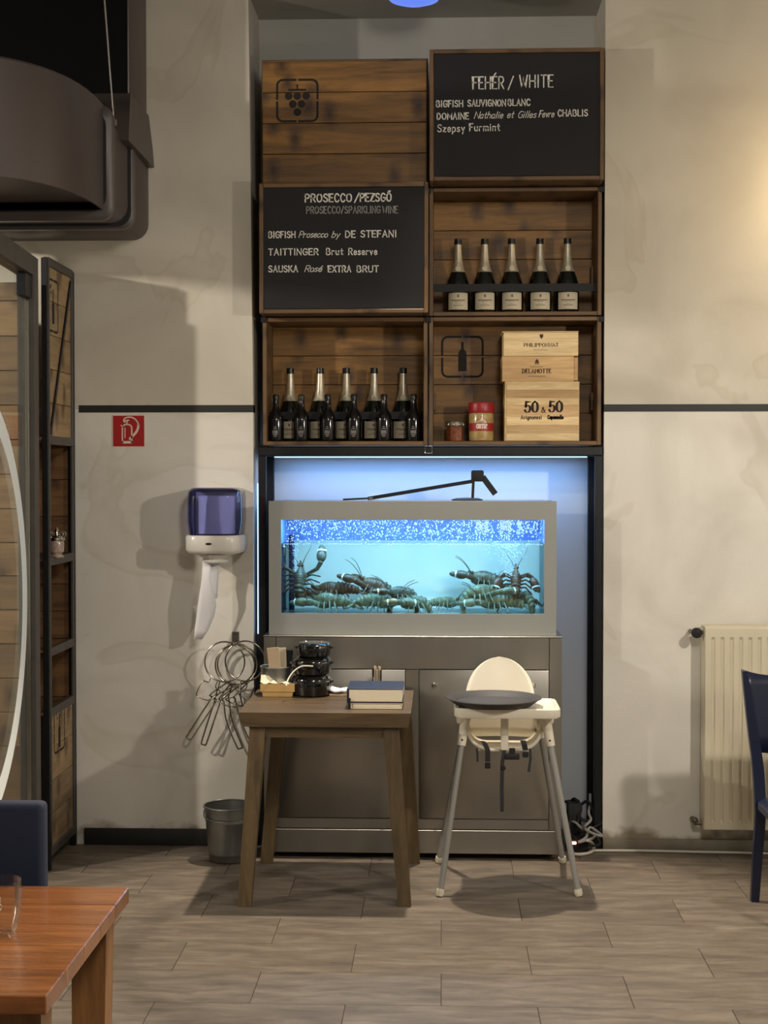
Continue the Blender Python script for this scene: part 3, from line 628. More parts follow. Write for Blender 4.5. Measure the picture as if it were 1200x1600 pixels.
text_px('Avignonesi', 814, 655, 846, 6, Yx - 0.0006, 1.1, 'print_dark', t); text_px('Capannelle', 856, 654.5, 880, 5.5, Yx - 0.0006, 1.6, 'print_dark', t)
Yd = 6.556; xa, xb = PX(784, Yd), PX(903, Yd); z6 = PZv(556.5, Yd, 840)
t = thing('wine_box', 'flat wooden wine box printed DELAMOTTE with wavy grain, middle of the box stack', 'box', ((xa + xb) / 2, Yd, z5), 'wooden wine boxes in the crate')
b = B(); b.box(xa, PX(896.5, Yd), Yd, Yd + 0.18, z5, z6, 0.002, 1); b.done('body', 'box_mid', t)
b = B(); b.box(PX(896.7, Yd), xb, Yd + 0.012, Yd + 0.17, z5 + 0.004, z6 - 0.004, 0.002, 1); b.done('end_board', 'box_strip', t)
text_px('DELAMOTTE', 816.5, 583, 861, 6.2, Yd - 0.0006, 1.5, 'print_brown', t, contrast=0.5)
def crest(px, py, Y, w, hgt, m, t, kind):
    c = P(px, py, Y); s = Y / FPX; fn = lambda u, v: Vector((c.x + u * s, Y, c.z + v * s)); b = B()
    if kind == 'shield':
        poly(b, [(-w / 2, hgt / 2), (w / 2, hgt / 2), (w / 2, 0), (0, -hgt / 2), (-w / 2, 0)], fn)
    else:
        poly(b, [(-w / 2, -hgt * .3), (w / 2, -hgt * .3), (w * .3, hgt * .25), (0, hgt * .55), (-w * .3, hgt * .25)], fn); poly(b, [(-w * .55, -hgt * .5), (w * .55, -hgt * .5), (w * .55, -hgt * .38), (-w * .55, -hgt * .38)], fn)
    b.done('crest', m, t, sharp=0, fix=False)
crest(839, 565, Yd - 0.0006, 7, 8, 'print_brown', t, 'crown')
def fine_line(px0, px1, py, Y, m, t):
    a = P(px0, py, Y); c = P(px1, py, Y); s = Y / FPX; b = B(); n = int((px1 - px0) / 2.2)
    for k in range(n):
        x = a.x + (c.x - a.x) * k / n; b.bm.faces.new([b.bm.verts.new(q) for q in ((x, Y, a.z), (x + s * 1.3, Y, a.z), (x + s * 1.3, Y, a.z + s * 1.1), (x, Y, a.z + s * 1.1))])
    b.done('fine_print', m, t, sharp=0, fix=False)
fine_line(829, 849, 573.5, Yd - 0.0006, 'print_brown', t); fine_line(826, 853, 588.5, Yd - 0.0006, 'print_brown', t)
Ye = 6.550; xa, xb = PX(786.5, Ye), PX(903, Ye); z7 = PZv(517.5, Ye, 840)
t = thing('wine_box', 'flat pale wooden wine box printed PHILIPPONNAT, top of the box stack', 'box', ((xa + xb) / 2, Ye, z6), 'wooden wine boxes in the crate')
b = B(); b.box(xa, xb, Ye, Ye + 0.19, z6, z7 - 0.006, 0.002, 1); b.done('body', 'box_pale', t)
b = B(); b.box(xa - 0.006, xb + 0.001, Ye - 0.001, Ye + 0.19, z7 - 0.006, z7, 0.001, 1); b.done('lid', 'box_pale', t)
text_px('PHILIPPONNAT', 819, 541.5, 872, 5, Ye - 0.0006, 1.2, 'print_brown', t, contrast=0.5); crest(846, 526, Ye - 0.0006, 5.5, 7.5, 'print_brown', t, 'shield'); fine_line(834, 857, 547.5, Ye - 0.0006, 'label_print', t)
# jars
Yj = 6.625; o = Vector((PX(752, Yj), Yj, ZB))
t = thing('food_jar', 'glass jar of pale fish with red lid cloth and red ORTIZ label', 'jar', o)
b = B(); b.lathe([(0.045, 0), (0.0535, 0.004), (0.0555, 0.02), (0.0555, 0.118), (0.05, 0.138), (0.046, 0.142)], o, 32); b.done('body', 'jar_content', t)
b = B(); b.lathe([(0.0565, 0.127), (0.0595, 0.135), (0.058, 0.150), (0.0588, 0.166), (0.055, 0.175), (0.02, 0.178)], o, 32); b.done('lid', 'lid_red', t)
b = B(); b.lathe([(0.0561, 0.046), (0.0561, 0.082)], o, 24, cap=False, a0=-PI / 2 - 1.3, a1=-PI / 2 + 1.3); lb = b.done('label', 'label_red', t, fix=False)
cyl = lambda rr: (lambda u, v: o + Vector((rr * math.sin(u / rr), -rr * math.cos(u / rr), v)))
lettering('lettering', 'ORTIZ', 0.046, 0.018, lambda u, v: cyl(0.0566)(u - 0.023, v + 0.058), 0.0048, 'sign_white', lb)
b = B(); poly(b, [(-0.03, 0.082), (0.03, 0.082), (0.02, 0.098), (0, 0.110), (-0.02, 0.098)], cyl(0.0564)); b.done('badge', 'label_red', lb, sharp=0, fix=False)
b = B(); poly(b, [(-0.024, 0.084), (0.024, 0.084), (0.010, 0.094), (0.002, 0.103), (-0.008, 0.093)], cyl(0.0568)); b.done('mountain_mark', 'sign_white', lb, sharp=0, fix=False)
b = B(); poly(b, [(-0.03, 0.046), (0, 0.02), (0.03, 0.046)], cyl(0.0564)); b.done('badge', 'label_red', lb, sharp=0, fix=False)
o2 = Vector((PX(710.5, 6.62), 6.62, ZB))
t = thing('food_jar', 'small dark faceted glass jar beside the red-lidded jar', 'jar', o2)
b = B(); b.lathe([(0.034, 0), (0.038, 0.004), (0.0385, 0.06), (0.036, 0.072)], o2, 9); b.done('body', 'jar_dark', t, sharp=20)
b = B(); b.lathe([(0.0375, 0.068), (0.0395, 0.070), (0.0395, 0.086), (0.036, 0.090)], o2, 24); b.done('lid', 'brass_dirty', t)
for k in range(9):
    a = 2 * PI * (k + 0.5) / 9; b = B(); b.sphere(o2 + Vector((0.039 * math.cos(a), 0.039 * math.sin(a), 0.076)), 0.006, 8, 5, (1, 1, 1.6)); b.done('lid_lug', 'chrome', t)
# ------------------------------------------------------------------ stainless cabinet under the tank
YCF = 6.31
cab = thing('tank_cabinet', 'low stainless steel cabinet with two doors under the lobster tank', 'cabinet', (-0.1, 6.6, 0))
cx0, cx1 = PX(412, YCF, 1000), PX(878, YCF, 1000); cz1 = PZv(994, YCF, 640); cz0 = PZv(1333, YCF, 640); zfp = PZv(1281, YCF, 640); zdt = PZv(1046, YCF, 640); zdb = PZv(1279, YCF, 640); zk = PZv(1296, YCF, 640)
b = B(); b.box(cx0, cx1, YCF + 0.016, 6.80, cz0 + 0.02, cz1 - 0.004, 0.002, 1); b.done('body', 'stainless', cab)
b = B(); b.box(cx0 - 0.002, cx1 + 0.002, YCF - 0.004, 6.80, cz1 - 0.004, cz1, 0.001, 1); b.done('top', 'stainless', cab)
xm0, xm1, xs = PX(633, YCF, 1150), PX(655, YCF, 1150), PX(857.5, YCF, 1150); xl = PX(432, YCF, 1150)
b = B(); b.box(xl, xs, YCF, YCF + 0.016, zdt + 0.002, cz1 - 0.005, 0.0015, 1); b.done('upper_panel', 'stainless', cab)
b = B(); b.box(cx0, xl - 0.002, YCF + 0.001, YCF + 0.016, zk, cz1 - 0.005, 0.0015, 1); b.done('stile', 'stainless', cab)
b = B(); b.box(xs + 0.002, cx1, YCF + 0.001, YCF + 0.016, zk, cz1 - 0.005, 0.0015, 1); b.done('stile', 'stainless', cab)
b = B(); b.box(xm0 + 0.002, xm1 - 0.002, YCF + 0.001, YCF + 0.016, zdb, zdt - 0.001, 0.0015, 1); b.done('mullion', 'stainless', cab)
for xa, xb, kn in ((xl, xm0, PX(450, YCF)), (xm1, xs, PX(678, YCF))):
    b = B(); b.box(xa + 0.001, xb - 0.001, YCF - 0.002, YCF + 0.014, zdb + 0.0015, zdt - 0.0015, 0.0025, 2); d = b.done('door', 'stainless', cab)
    kz = PZv(1069, YCF, 680); b = B(); b.lathe([(0.004, 0), (0.004, 0.010), (0.009, 0.012), (0.010, 0.020), (0.006, 0.024)], (0, 0, 0), 14)
    b.xf(Matrix.Translation((kn, YCF - 0.002, kz)) @ Matrix.Rotation(PI / 2, 4, 'X')); b.done('knob', 'chrome', d)
    if kn > 0 or True:
        kx = PX(834, YCF) if xa > -0.3 else PX(610, YCF)
        b = B(); b.lathe([(0.004, 0), (0.004, 0.010), (0.009, 0.012), (0.010, 0.020), (0.006, 0.024)], (0, 0, 0), 14)
        b.xf(Matrix.Translation((kx, YCF - 0.002, kz)) @ Matrix.Rotation(PI / 2, 4, 'X')); b.done('knob', 'chrome', d)
b = B(); b.box(xl, xs, YCF + 0.001, YCF + 0.015, zk + 0.0015, zdb - 0.0015, 0.0015, 1); b.done('lower_rail', 'stainless', cab)
b = B(); b.box(cx0, cx1, YCF - 0.004, YCF + 0.012, cz0, zk - 0.0015, 0.002, 1); b.done('kick_plate', 'stainless', cab)
for x in (cx0 + 0.06, cx1 - 0.06):
    for y in (YCF + 0.09, 6.72):
        b = B(); b.lathe([(0.02, 0), (0.02, 0.006), (0.012, 0.01), (0.012, cz0 + 0.03)], (x, y, 0), 12); b.done('leg', 'steel_black', cab)

# ------------------------------------------------------------------ lobster tank
YT = 6.36; TB = 6.74
tank = thing('lobster_tank', 'long glass tank of blue-lit water with grey frame and live lobsters', 'fish tank', (-0.12, 6.55, cz1))
tx0, tx1 = PX(420, YT, 880), PX(869.5, YT, 880); tz1 = PZv(783, YT, 640); tz0 = cz1
wx0, wx1 = PX(439, YT, 880), PX(850.5, YT, 880); wz1 = PZv(812.5, YT, 640); wz0 = PZv(959, YT, 640); zw = PZv(850.5, YT, 640)
for nm, q in (('frame_rail', (tx0, tx1, wz1, tz1)), ('frame_rail', (tx0, tx1, tz0, wz0)), ('frame_stile', (tx0, wx0, wz0, wz1)), ('frame_stile', (wx1, tx1, wz0, wz1))):
    b = B(); b.box(q[0], q[1], YT, YT + 0.012, q[2], q[3]); b.done(nm, 'tank_panel', tank)
ix0, ix1 = wx0 - 0.004, wx1 + 0.004
b = B(); b.box(ix0, ix1, YT + 0.013, YT + 0.019, wz0 - 0.02, tz1 - 0.02); b.done('front_pane', 'tank_glass', tank)
b = B(); b.box(ix0, ix1, TB, TB + 0.008, tz0 + 0.004, zw); b.done('back_panel', 'tank_back', tank)
b = B(); b.box(ix0, ix1, TB, TB + 0.008, zw, tz1 - 0.004); b.done('back_panel_lit', 'led_tinted_blue', tank)
for x in (ix0 - 0.008, ix1):
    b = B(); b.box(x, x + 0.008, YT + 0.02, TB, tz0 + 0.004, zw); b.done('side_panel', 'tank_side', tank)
    b = B(); b.box(x, x + 0.008, YT + 0.02, TB, zw, tz1 - 0.004); b.done('side_panel', 'led_tinted_blue', tank)
zfl = PZv(958, YT, 640) - 0.012
b = B(); b.box(ix0, ix1, YT + 0.02, TB - 0.001, tz0 + 0.004, zfl); b.done('base', 'tank_base', tank)
b = B(); b.box(ix0 + 0.003, ix1 - 0.003, YT + 0.023, TB - 0.004, zfl + 0.002, zw); b.done('water', 'water', tank, sharp=0)
b = B(); b.box(wx0 + 0.02, wx1 - 0.02, YT + 0.04, YT + 0.11, wz1 + 0.008, wz1 + 0.024, 0.004, 2); b.done('led_bar', 'led_tank', tank)
b = B(); b.box(tx0, tx1, TB + 0.009, TB + 0.02, tz0, tz1 - 0.002); b.done('outer_back', 'tank_panel', tank, sharp=0)
for x in (tx0, tx1 - 0.01):
    b = B(); b.box(x, x + 0.01, YT + 0.0125, TB + 0.009, tz0, tz1 - 0.002); b.done('outer_side', 'tank_panel', tank, sharp=0)
b = B()   # pipe in the left corner
b.tube([(ix0 + 0.022, TB - 0.10, zfl), (ix0 + 0.022, TB - 0.10, zw + 0.03)], 0.013, 12); b.done('overflow_pipe', 'tank_side', tank)
# splashed droplets on the inside of the pane above the water line, and bubble columns: nobody could count them
rnd = random.Random(3)
def ico(bm, c, r, sub=1):
    q = bmesh.ops.create_icosphere(bm, subdivisions=sub, radius=r)
    for v in q['verts']: v.co += Vector(c)
b = B(); ico(b.bm, (0, 0, 0), 1.0, 1); tv = [v.co.copy() for v in b.bm.verts]; tf = [[v.index for v in f.verts] for f in b.bm.faces]; b.bm.free()
def cloud(name, pts, m, parent, kind='stuff'):
    V = []; F = []; off = origin(parent)
    for c, r, sc in pts:
        n0 = len(V)
        for v in tv: V.append((c[0] + v.x * r - off.x, c[1] + v.y * r * 0.6 - off.y, c[2] + v.z * r * sc - off.z))
        for f in tf: F.append([i + n0 for i in f])
    me = bpy.data.meshes.new(name); me.from_pydata(V, [], F); me.materials.append(MATS[m]); o = bpy.data.objects.new(name, me); C.objects.link(o); o.parent = parent; reg(o, off); o['kind'] = kind
    me.polygons.foreach_set('use_smooth', [True] * len(me.polygons)); return o
pts = []
for k in range(1500):
    x = rnd.uniform(wx0 + 0.02, wx1); z = zw + 0.006 + (wz1 - zw) * rnd.random() ** 0.75
    pts.append(((x, YT + 0.0195 + 0.001, z), rnd.choice((0.0014, 0.0018, 0.0024, 0.0034)), rnd.uniform(0.9, 1.6)))
for k in range(260):   # streaks of froth running down the pane
    x0 = rnd.choice((PX(748, YT), PX(760, YT), PX(785, YT), PX(796, YT), PX(812, YT))); pts.append(((x0 + rnd.gauss(0, 0.006), YT + 0.021, wz1 - abs(rnd.gauss(0, 0.035))), rnd.uniform(0.002, 0.0042), 1.5))
pts = [p for p in pts if p[0][2] > zw + 0.003]
cloud('water_droplets', pts, 'bubble', tank)
pts = []
for cx, sp_, n, dep in ((796, 15, 420, 0.14), (463, 3.2, 110, 0.13)):
    for k in range(n):
        tt = rnd.random() ** 1.5; z = zw - 0.004 - dep * tt
        x = PX(cx, 6.55) + rnd.gauss(0, 1) * sp_ * 0.0028 * (1 - 0.55 * tt); pts.append(((x, 6.50 + rnd.gauss(0, 0.03), z), rnd.choice((0.0012, 0.0016, 0.0022)), 1.0))
for k in range(500):
    pts.append(((rnd.uniform(ix0 + 0.01, ix1 - 0.01), YT + 0.026 + rnd.random() * 0.004, zw - 0.001 + rnd.gauss(0, 0.0016)), rnd.uniform(0.001, 0.0026), 0.7))
cloud('air_bubbles', pts, 'bubble', tank)

# ------------------------------------------------------------------ lobsters
mat('lobster_a', rgb(74, 74, 54), 0.4, noise=0.75, nscale=55)
mat('lobster_b', rgb(88, 66, 42), 0.4, noise=0.75, nscale=55)
mat('lobster_c', rgb(104, 112, 82), 0.4, noise=0.7, nscale=50)
mat('antenna', rgb(60, 52, 40), 0.6)
def ell(b, c, r, rot=None, seg=12, rings=8):
    q = b.sphere((0, 0, 0), 1.0, seg, rings)
    M = Matrix.Translation(c) @ (rot.to_4x4() if rot else Matrix.Identity(4)) @ Matrix.Diagonal((r[0], r[1], r[2], 1))
    for v in q: v.co = M @ v.co
def claw_pts(s, claw_up, spread):
    if spread > 2: return Vector((0.062, s * 0.018, 0.022)), Vector((0.070, s * 0.052, 0.030)), Vector((0.050, s * 0.070, 0.026)), Vector((-0.020, s * 0.092, 0.018))
    up = claw_up if s > 0 else claw_up * 0.35
    return Vector((0.062, s * 0.018, 0.022)), Vector((0.085, s * (0.045 + 0.02 * spread), 0.028 + up * 0.3)), Vector((0.115, s * (0.052 + 0.03 * spread), 0.030 + up * 0.7)), Vector((0.190, s * (0.036 + 0.045 * spread), 0.024 + up))
def lobster_mesh(name, curl, claw_up, spread):
    """head towards +X, belly at z=0; continuous body grown by voxel remesh of overlapping volumes"""
    b = B()
    for k in range(9):      # carapace
        u = k / 8; r = 0.024 * math.sin(PI * (0.18 + 0.62 * u)) ** 0.6
        ell(b, Vector((0.085 - 0.085 * u, 0, 0.030 + 0.004 * u)), (0.016, r * (0.62 + 0.38 * min(1, u * 2.2)), r))
    b.tube([(0.085, 0, 0.038), (0.105, 0, 0.044), (0.118, 0, 0.047)], [0.010, 0.006, 0.0035], 8)
    pos = Vector((-0.004, 0, 0.033)); ang = PI
    for k in range(6):      # tail segments
        r = 0.023 - 0.0018 * k; d = Vector((math.cos(ang), 0, math.sin(ang))); rot = Matrix.Rotation(-(ang - PI), 3, 'Y')
        ell(b, pos + d * 0.008, (0.0105, r * 1.02, r * 0.92), rot); ell(b, pos + d * 0.002, (0.010, r * 0.86, r * 0.80), rot)
        pos = pos + d * 0.0165; ang += curl
    d = Vector((math.cos(ang), 0, math.sin(ang))); rot0 = Matrix.Rotation(-(ang - PI), 3, 'Y')
    for a in (-0.95, -0.48, 0, 0.48, 0.95):   # tail fan
        rot = rot0 @ Matrix.Rotation(a, 3, 'Z'); ell(b, pos + rot @ Vector((-0.020, 0, 0)), (0.022, 0.0095, 0.0042), rot)
    for s in (-1, 1):       # claws
        p0, p1, p2, p3 = claw_pts(s, claw_up, spread)
        b.tube([p0, p1, p2], [0.007, 0.0085, 0.010], 8)
        dd = (p3 - p2).normalized(); rot = dd.to_track_quat('X', 'Z').to_matrix()
        ell(b, p2 + dd * 0.030, (0.034, 0.020, 0.013), rot)
        ell(b, p2 + dd * 0.058 + rot @ Vector((0, 0.007, 0)), (0.030, 0.009, 0.008), rot @ Matrix.Rotation(-0.12, 3, 'Z'))
        ell(b, p2 + dd * 0.055 + rot @ Vector((0, -0.011, 0)), (0.026, 0.0065, 0.006), rot @ Matrix.Rotation(0.18, 3, 'Z'))
        for k in range(4):  # walking legs
            x = 0.050 - 0.017 * k
            b.tube([(x, s * 0.014, 0.018), (x + 0.008 - 0.006 * k, s * 0.042, 0.030), (x + 0.012 - 0.012 * k, s * 0.062, 0.012), (x + 0.014 - 0.014 * k, s * 0.070, 0.0035)], [0.0048, 0.0042, 0.0038, 0.0030], 7)
        b.sphere((0.094, s * 0.010, 0.046), 0.0046, 8, 6)
    bmesh.ops.recalc_face_normals(b.bm, faces=b.bm.faces)
    me = bpy.data.meshes.new(name + '_src'); b.bm.to_mesh(me); b.bm.free()
    o = bpy.data.objects.new(name + '_src', me); C.objects.link(o)
    m = o.modifiers.new('remesh', 'REMESH'); m.mode = 'VOXEL'; m.voxel_size = 0.0026; m.use_smooth_shade = True
    dg = bpy.context.evaluated_depsgraph_get(); r = bpy.data.meshes.new_from_object(o.evaluated_get(dg)); r.name = name
    bpy.data.objects.remove(o); bpy.data.meshes.remove(me)
    r.polygons.foreach_set('use_smooth', [True] * len(r.polygons)); return r
LM = {'flat': lobster_mesh('lobster_flat', 0.05, 0.004, 0.2), 'curl': lobster_mesh('lobster_curl', 0.34, 0.012, 0.5), 'up': lobster_mesh('lobster_up', 0.34, 0.050, 0.9), 'tuck': lobster_mesh('lobster_tuck', 0.34, 0.0, 3.0)}
def band_mesh(kind):
    up, spr = {'flat': (0.004, 0.2), 'curl': (0.012, 0.5), 'up': (0.055, 0.9), 'tuck': (0.0, 3.0)}[kind]; out = []
    for s in (-1, 1):
        p0, p1, p2, p3 = claw_pts(s, up, spr); dd = (p3 - p2).normalized(); out.append((p2 + dd * 0.054, dd.to_track_quat('X', 'Z').to_matrix()))
    return out
def lobster(kind, loc, rot, m, label, sc=1.0):
    t = thing('lobster', label, 'lobster', (0, 0, 0), 'live lobsters in the tank')
    me = LM[kind] if not LM[kind].materials else LM[kind].copy(); me.materials.clear(); me.materials.append(MATS[m])
    o = bpy.data.objects.new('body', me); C.objects.link(o); o.parent = t
    for s in (-1, 1):
        b = B(); pts = catmull([(0.098, s * 0.006, 0.042), (0.125, s * 0.022, 0.062), (0.155, s * 0.042, 0.078), (0.185, s * 0.052, 0.085)], 4); b.tube(pts, [0.0016 - 0.0009 * k / (len(pts) - 1) for k in range(len(pts))], 5); b.done('antenna', 'antenna', t)
    for c, rm in band_mesh(kind):
        b = B(); n = 14; ring = [[c + rm @ Vector((dx, 0.0195 * math.cos(2 * PI * k / n), 0.0105 * math.sin(2 * PI * k / n))) for k in range(n)] for dx in (-0.0035, 0.0035)]
        b.loft(ring, cap=False); b.done('claw_band', 'claw_band', t)
    t.location = loc; t.rotation_euler = rot; t.scale = (sc, sc * 1.22, sc * 1.6); return t
R = math.radians; F0 = zfl + 0.004
def LP(px, Y, z): return (PX(px, Y, 930), Y, F0 + z)
# resting on the floor of the tank
lobster('flat', LP(522, 6.50, 0.0), (0, 0, R(172)), 'lobster_c', 'pale green lobster flat on the tank floor in the left corner', 0.95)
lobster('flat', LP(586, 6.50, 0.0), (0, 0, R(8)), 'lobster_c', 'pale green lobster flat on the floor under the brown pair')
lobster('curl', LP(655, 6.50, 0.0), (0, 0, R(186)), 'lobster_c', 'pale green lobster lying low just left of the tank centre', 0.85)
lobster('flat', LP(690, 6.60, 0.0), (0, 0, R(4)), 'lobster_c', 'pale green lobster low on the floor at the tank centre', 0.70)
lobster('flat', LP(784, 6.50, 0.0), (0, 0, R(178)), 'lobster_c', 'pale green lobster flat on the floor under the right heap', 0.95)
# second layer
lobster('flat', LP(528, 6.56, 0.045), (0, R(7), R(168)), 'lobster_b', 'brown lobster lying across the left heap beside the upright one', 1.0)
lobster('curl', LP(592, 6.57, 0.050), (0, R(-16), R(172)), 'lobster_b', 'brown arched lobster with pale claws and a long raised antenna')
lobster('curl', LP(634, 6.52, 0.036), (0, R(-4), R(194)), 'lobster_a', 'olive lobster facing left with white-banded claws near the tank centre', 0.85)
lobster('curl', LP(742, 6.50, 0.036), (0, R(-6), R(16)), 'lobster_c', 'green lobster with bent legs in the middle of the right heap', 0.95)
lobster('curl', LP(824, 6.52, 0.020), (0, R(-8), R(118)), 'lobster_c', 'green lobster squeezed against the right end of the tank', 0.75)
# on top
lobster('up', LP(472, 6.54, 0.095), (0, R(-66), R(80)), 'lobster_a', 'olive lobster rearing upright in the left corner with a raised claw', 0.95)
lobster('curl', LP(766, 6.58, 0.090), (0, R(-8), R(178)), 'lobster_a', 'grey lobster lying on top of the right heap, facing left', 0.95)
lobster('tuck', LP(806, 6.54, 0.095), (0, R(-56), R(86)), 'lobster_b', 'brown lobster climbing upright on top of the right heap', 0.85)

# ------------------------------------------------------------------ jointed arm on the tank
YA = 6.50
def Q(px, py, Y=YA): return P(px, py, Y)
arm = thing('jointed_arm', 'black jointed arm with bent head standing on top of the tank', 'lamp arm', Q(730, 781))
def slab(b, p0, p1, w, th):
    """flat bar between two points in an XZ plane, thickness along Y"""
    d = (p1 - p0).normalized(); n = Vector((-d.z, 0, d.x)) * w / 2; y = Vector((0, th / 2, 0))
    b.hexa([p0 - n - y, p1 - n - y, p1 - n + y, p0 - n + y], [p0 + n - y, p1 + n - y, p1 + n + y, p0 + n + y])
zt_ = tz1
b = B(); b.lathe([(0.068, 0), (0.070, 0.004), (0.05, 0.010), (0.012, 0.012)], (Q(730, 781).x, YA, zt_ + 0.001), 24); b.done('base', 'black_matt', arm)
b = B(); slab(b, Vector((Q(739.5, 0).x, YA, zt_ + 0.01)), Vector((Q(740, 745).x, YA, Q(740, 745).z)), 0.012, 0.012); b.done('upright', 'black_matt', arm)
b = B(); slab(b, Q(575, 779), Q(738, 752), 0.016, 0.012); b.done('long_arm', 'steel_black', arm)
b = B(); slab(b, Q(536, 780.5), Q(578, 778.5), 0.008, 0.010); b.done('arm_tip', 'black_matt', arm)
b = B(); b.tube([Q(577, 779) + Vector((0, -0.014, 0)), Q(583, 778.4) + Vector((0, -0.014, 0))], 0.007, 10); b.done('clamp', 'raw_steel', arm)
b = B(); c = Q(746, 744); b.box(c.x - 0.028, c.x + 0.028, YA - 0.012, YA + 0.012, c.z - 0.024, c.z + 0.026, 0.008, 2); b.done('hinge', 'black_matt', arm)
b = B(); slab(b, Q(754, 745), Q(774, 772), 0.026, 0.014); b.done('head', 'black_matt', arm)
b = B(); b.box(tx0 + 0.03, tx1 - 0.03, YT + 0.04, TB - 0.004, tz1 - 0.004, tz1 + 0.0005); b.done('cover_plate', 'tank_panel', tank, sharp=0)
# ------------------------------------------------------------------ side table
ZT = 0.74
ya, yb_ = PZ(500, 1114, ZT).y, PZ(600, 1078, ZT).y
def TZ(px, py): return PZ(px, py, ZT)
xa, xb = TZ(371, 1114).x, TZ(642, 1114).x
tb = thing('side_table', 'dark wooden side table with splayed legs in front of the steel cabinet', 'table', ((xa + xb) / 2, (ya + yb_) / 2, 0))
yk = min(yb_, YCF - 0.012)
b = B(); n = 4
zb_ = ZT - 0.055
for k in range(n):
    y0 = ya + (yk - ya) * k / n; y1 = ya + (yk - ya) * (k + 1) / n - 0.0006
    b = B(); o_ = 0.022
    b.hexa([(xa + o_, y0, zb_), (xb - o_ * 0.4, y0, zb_), (xb - o_ * 0.4, y1, zb_), (xa + o_, y1, zb_)], [(xa, y0, ZT), (xb, y0, ZT), (xb, y1, ZT), (xa, y1, ZT)])
    b.done('top_board', 'table_wood', tb, sharp=0)
lw = 0.062
def leg(tx, ty, fx, fy, name='leg'):
    b = B(); h_ = lw / 2
    b.hexa([(fx - h_ * .82, fy - h_ * .82, 0), (fx + h_ * .82, fy - h_ * .82, 0), (fx + h_ * .82, fy + h_ * .82, 0), (fx - h_ * .82, fy + h_ * .82, 0)],
           [(tx - h_, ty - h_, zb_), (tx + h_, ty - h_, zb_), (tx + h_, ty + h_, zb_), (tx - h_, ty + h_, zb_)])
    b.done(name, 'table_wood_z', tb, sharp=0)
fl, fr_ = PZ(381, 1418), PZ(632, 1418)
yl = ya + 0.05
tlx, trx = P(404, 1150, yl).x, P(611, 1150, yl).x
leg(tlx, yl, fl.x, fl.y + 0.03); leg(trx, yl, fr_.x, fr_.y + 0.03)
bl, br_ = PZ(417, 1347), PZ(647, 1347); yr = yk - 0.06
leg(tlx + 0.035, yr, bl.x, min(bl.y, YCF - 0.04) - 0.005); leg(trx + 0.035, yr, br_.x, min(br_.y, YCF - 0.04) - 0.005)
za0, za1 = zb_ - 0.045, zb_
for y in (yl - lw / 2 + 0.016, yr):
    b = B(); b.box(tlx + 0.03, trx - 0.03, y - 0.012, y + 0.012, za0, za1); b.done('apron', 'table_wood', tb, sharp=0)
for x0, x1 in ((tlx, tlx + 0.035), (trx, trx + 0.035)):
    b = B(); b.hexa([(x0 - 0.01, yl + 0.03, za0), (x0 + 0.01, yl + 0.03, za0), (x1 + 0.01, yr - 0.03, za0), (x1 - 0.01, yr - 0.03, za0)], [(x0 - 0.01, yl + 0.03, za1), (x0 + 0.01, yl + 0.03, za1), (x1 + 0.01, yr - 0.03, za1), (x1 - 0.01, yr - 0.03, za1)]); b.done('apron', 'table_wood', tb, sharp=0)

# things on the side table
def onT(px, py): p = TZ(px, py); return Vector((p.x, p.y, ZT))
# zinc cup with cards
zc = onT(433, 1076); zc.y = min(zc.y, 6.14); sc_ = zc.y / FPX
t = thing('zinc_cup', 'small zinc tin cup with rolled rim on the side table', 'cup', zc)
zc.x = PX(432, zc.y); t.location = zc; reg(t, zc)
b = B(); hh = 0.115; b.lathe([(0.052, 0), (0.056, 0.003), (0.068, hh), (0.066, hh), (0.055, 0.006), (0.01, 0.006)], zc, 28, cap=False); b.done('body', 'zinc', t)
b = B(); b.tube([zc + Vector((0.0685 * math.cos(2 * PI * k / 28), 0.0685 * math.sin(2 * PI * k / 28), hh)) for k in range(28)], 0.0028, 6, closed=True); b.done('rim', 'zinc', t)
cards = [(-0.022, -0.02, 0.030, 0.175, 0.05, 'card', 'tan card leaning left in the zinc cup'), (0.004, -0.030, 0.050, 0.195, -0.10, 'card', 'widest tan card at the front of the zinc cup'), (0.022, 0.0, 0.045, 0.190, -0.04, 'paper_cream', 'cream card behind the wide tan card in the zinc cup'), (0.038, 0.012, 0.030, 0.180, 0.08, 'black_matt', 'dark card at the right of the zinc cup'), (-0.004, 0.022, 0.05, 0.172, 0.03, 'paper_cream', 'cream card at the back of the zinc cup')]
for i, (dx, dy, w, h_, a, m, lab) in enumerate(cards):
    b = B(); b.box(-w / 2, w / 2, -0.0015, 0.0015, 0, h_ - 0.008, 0.0006, 1)
    b.xf(Matrix.Translation(zc + Vector((dx, dy, 0.010))) @ Matrix.Rotation(a, 4, 'Y') @ Matrix.Rotation(-0.06, 4, 'X')); one(b.done('card', m), lab, 'card', 'cards in the zinc cup')
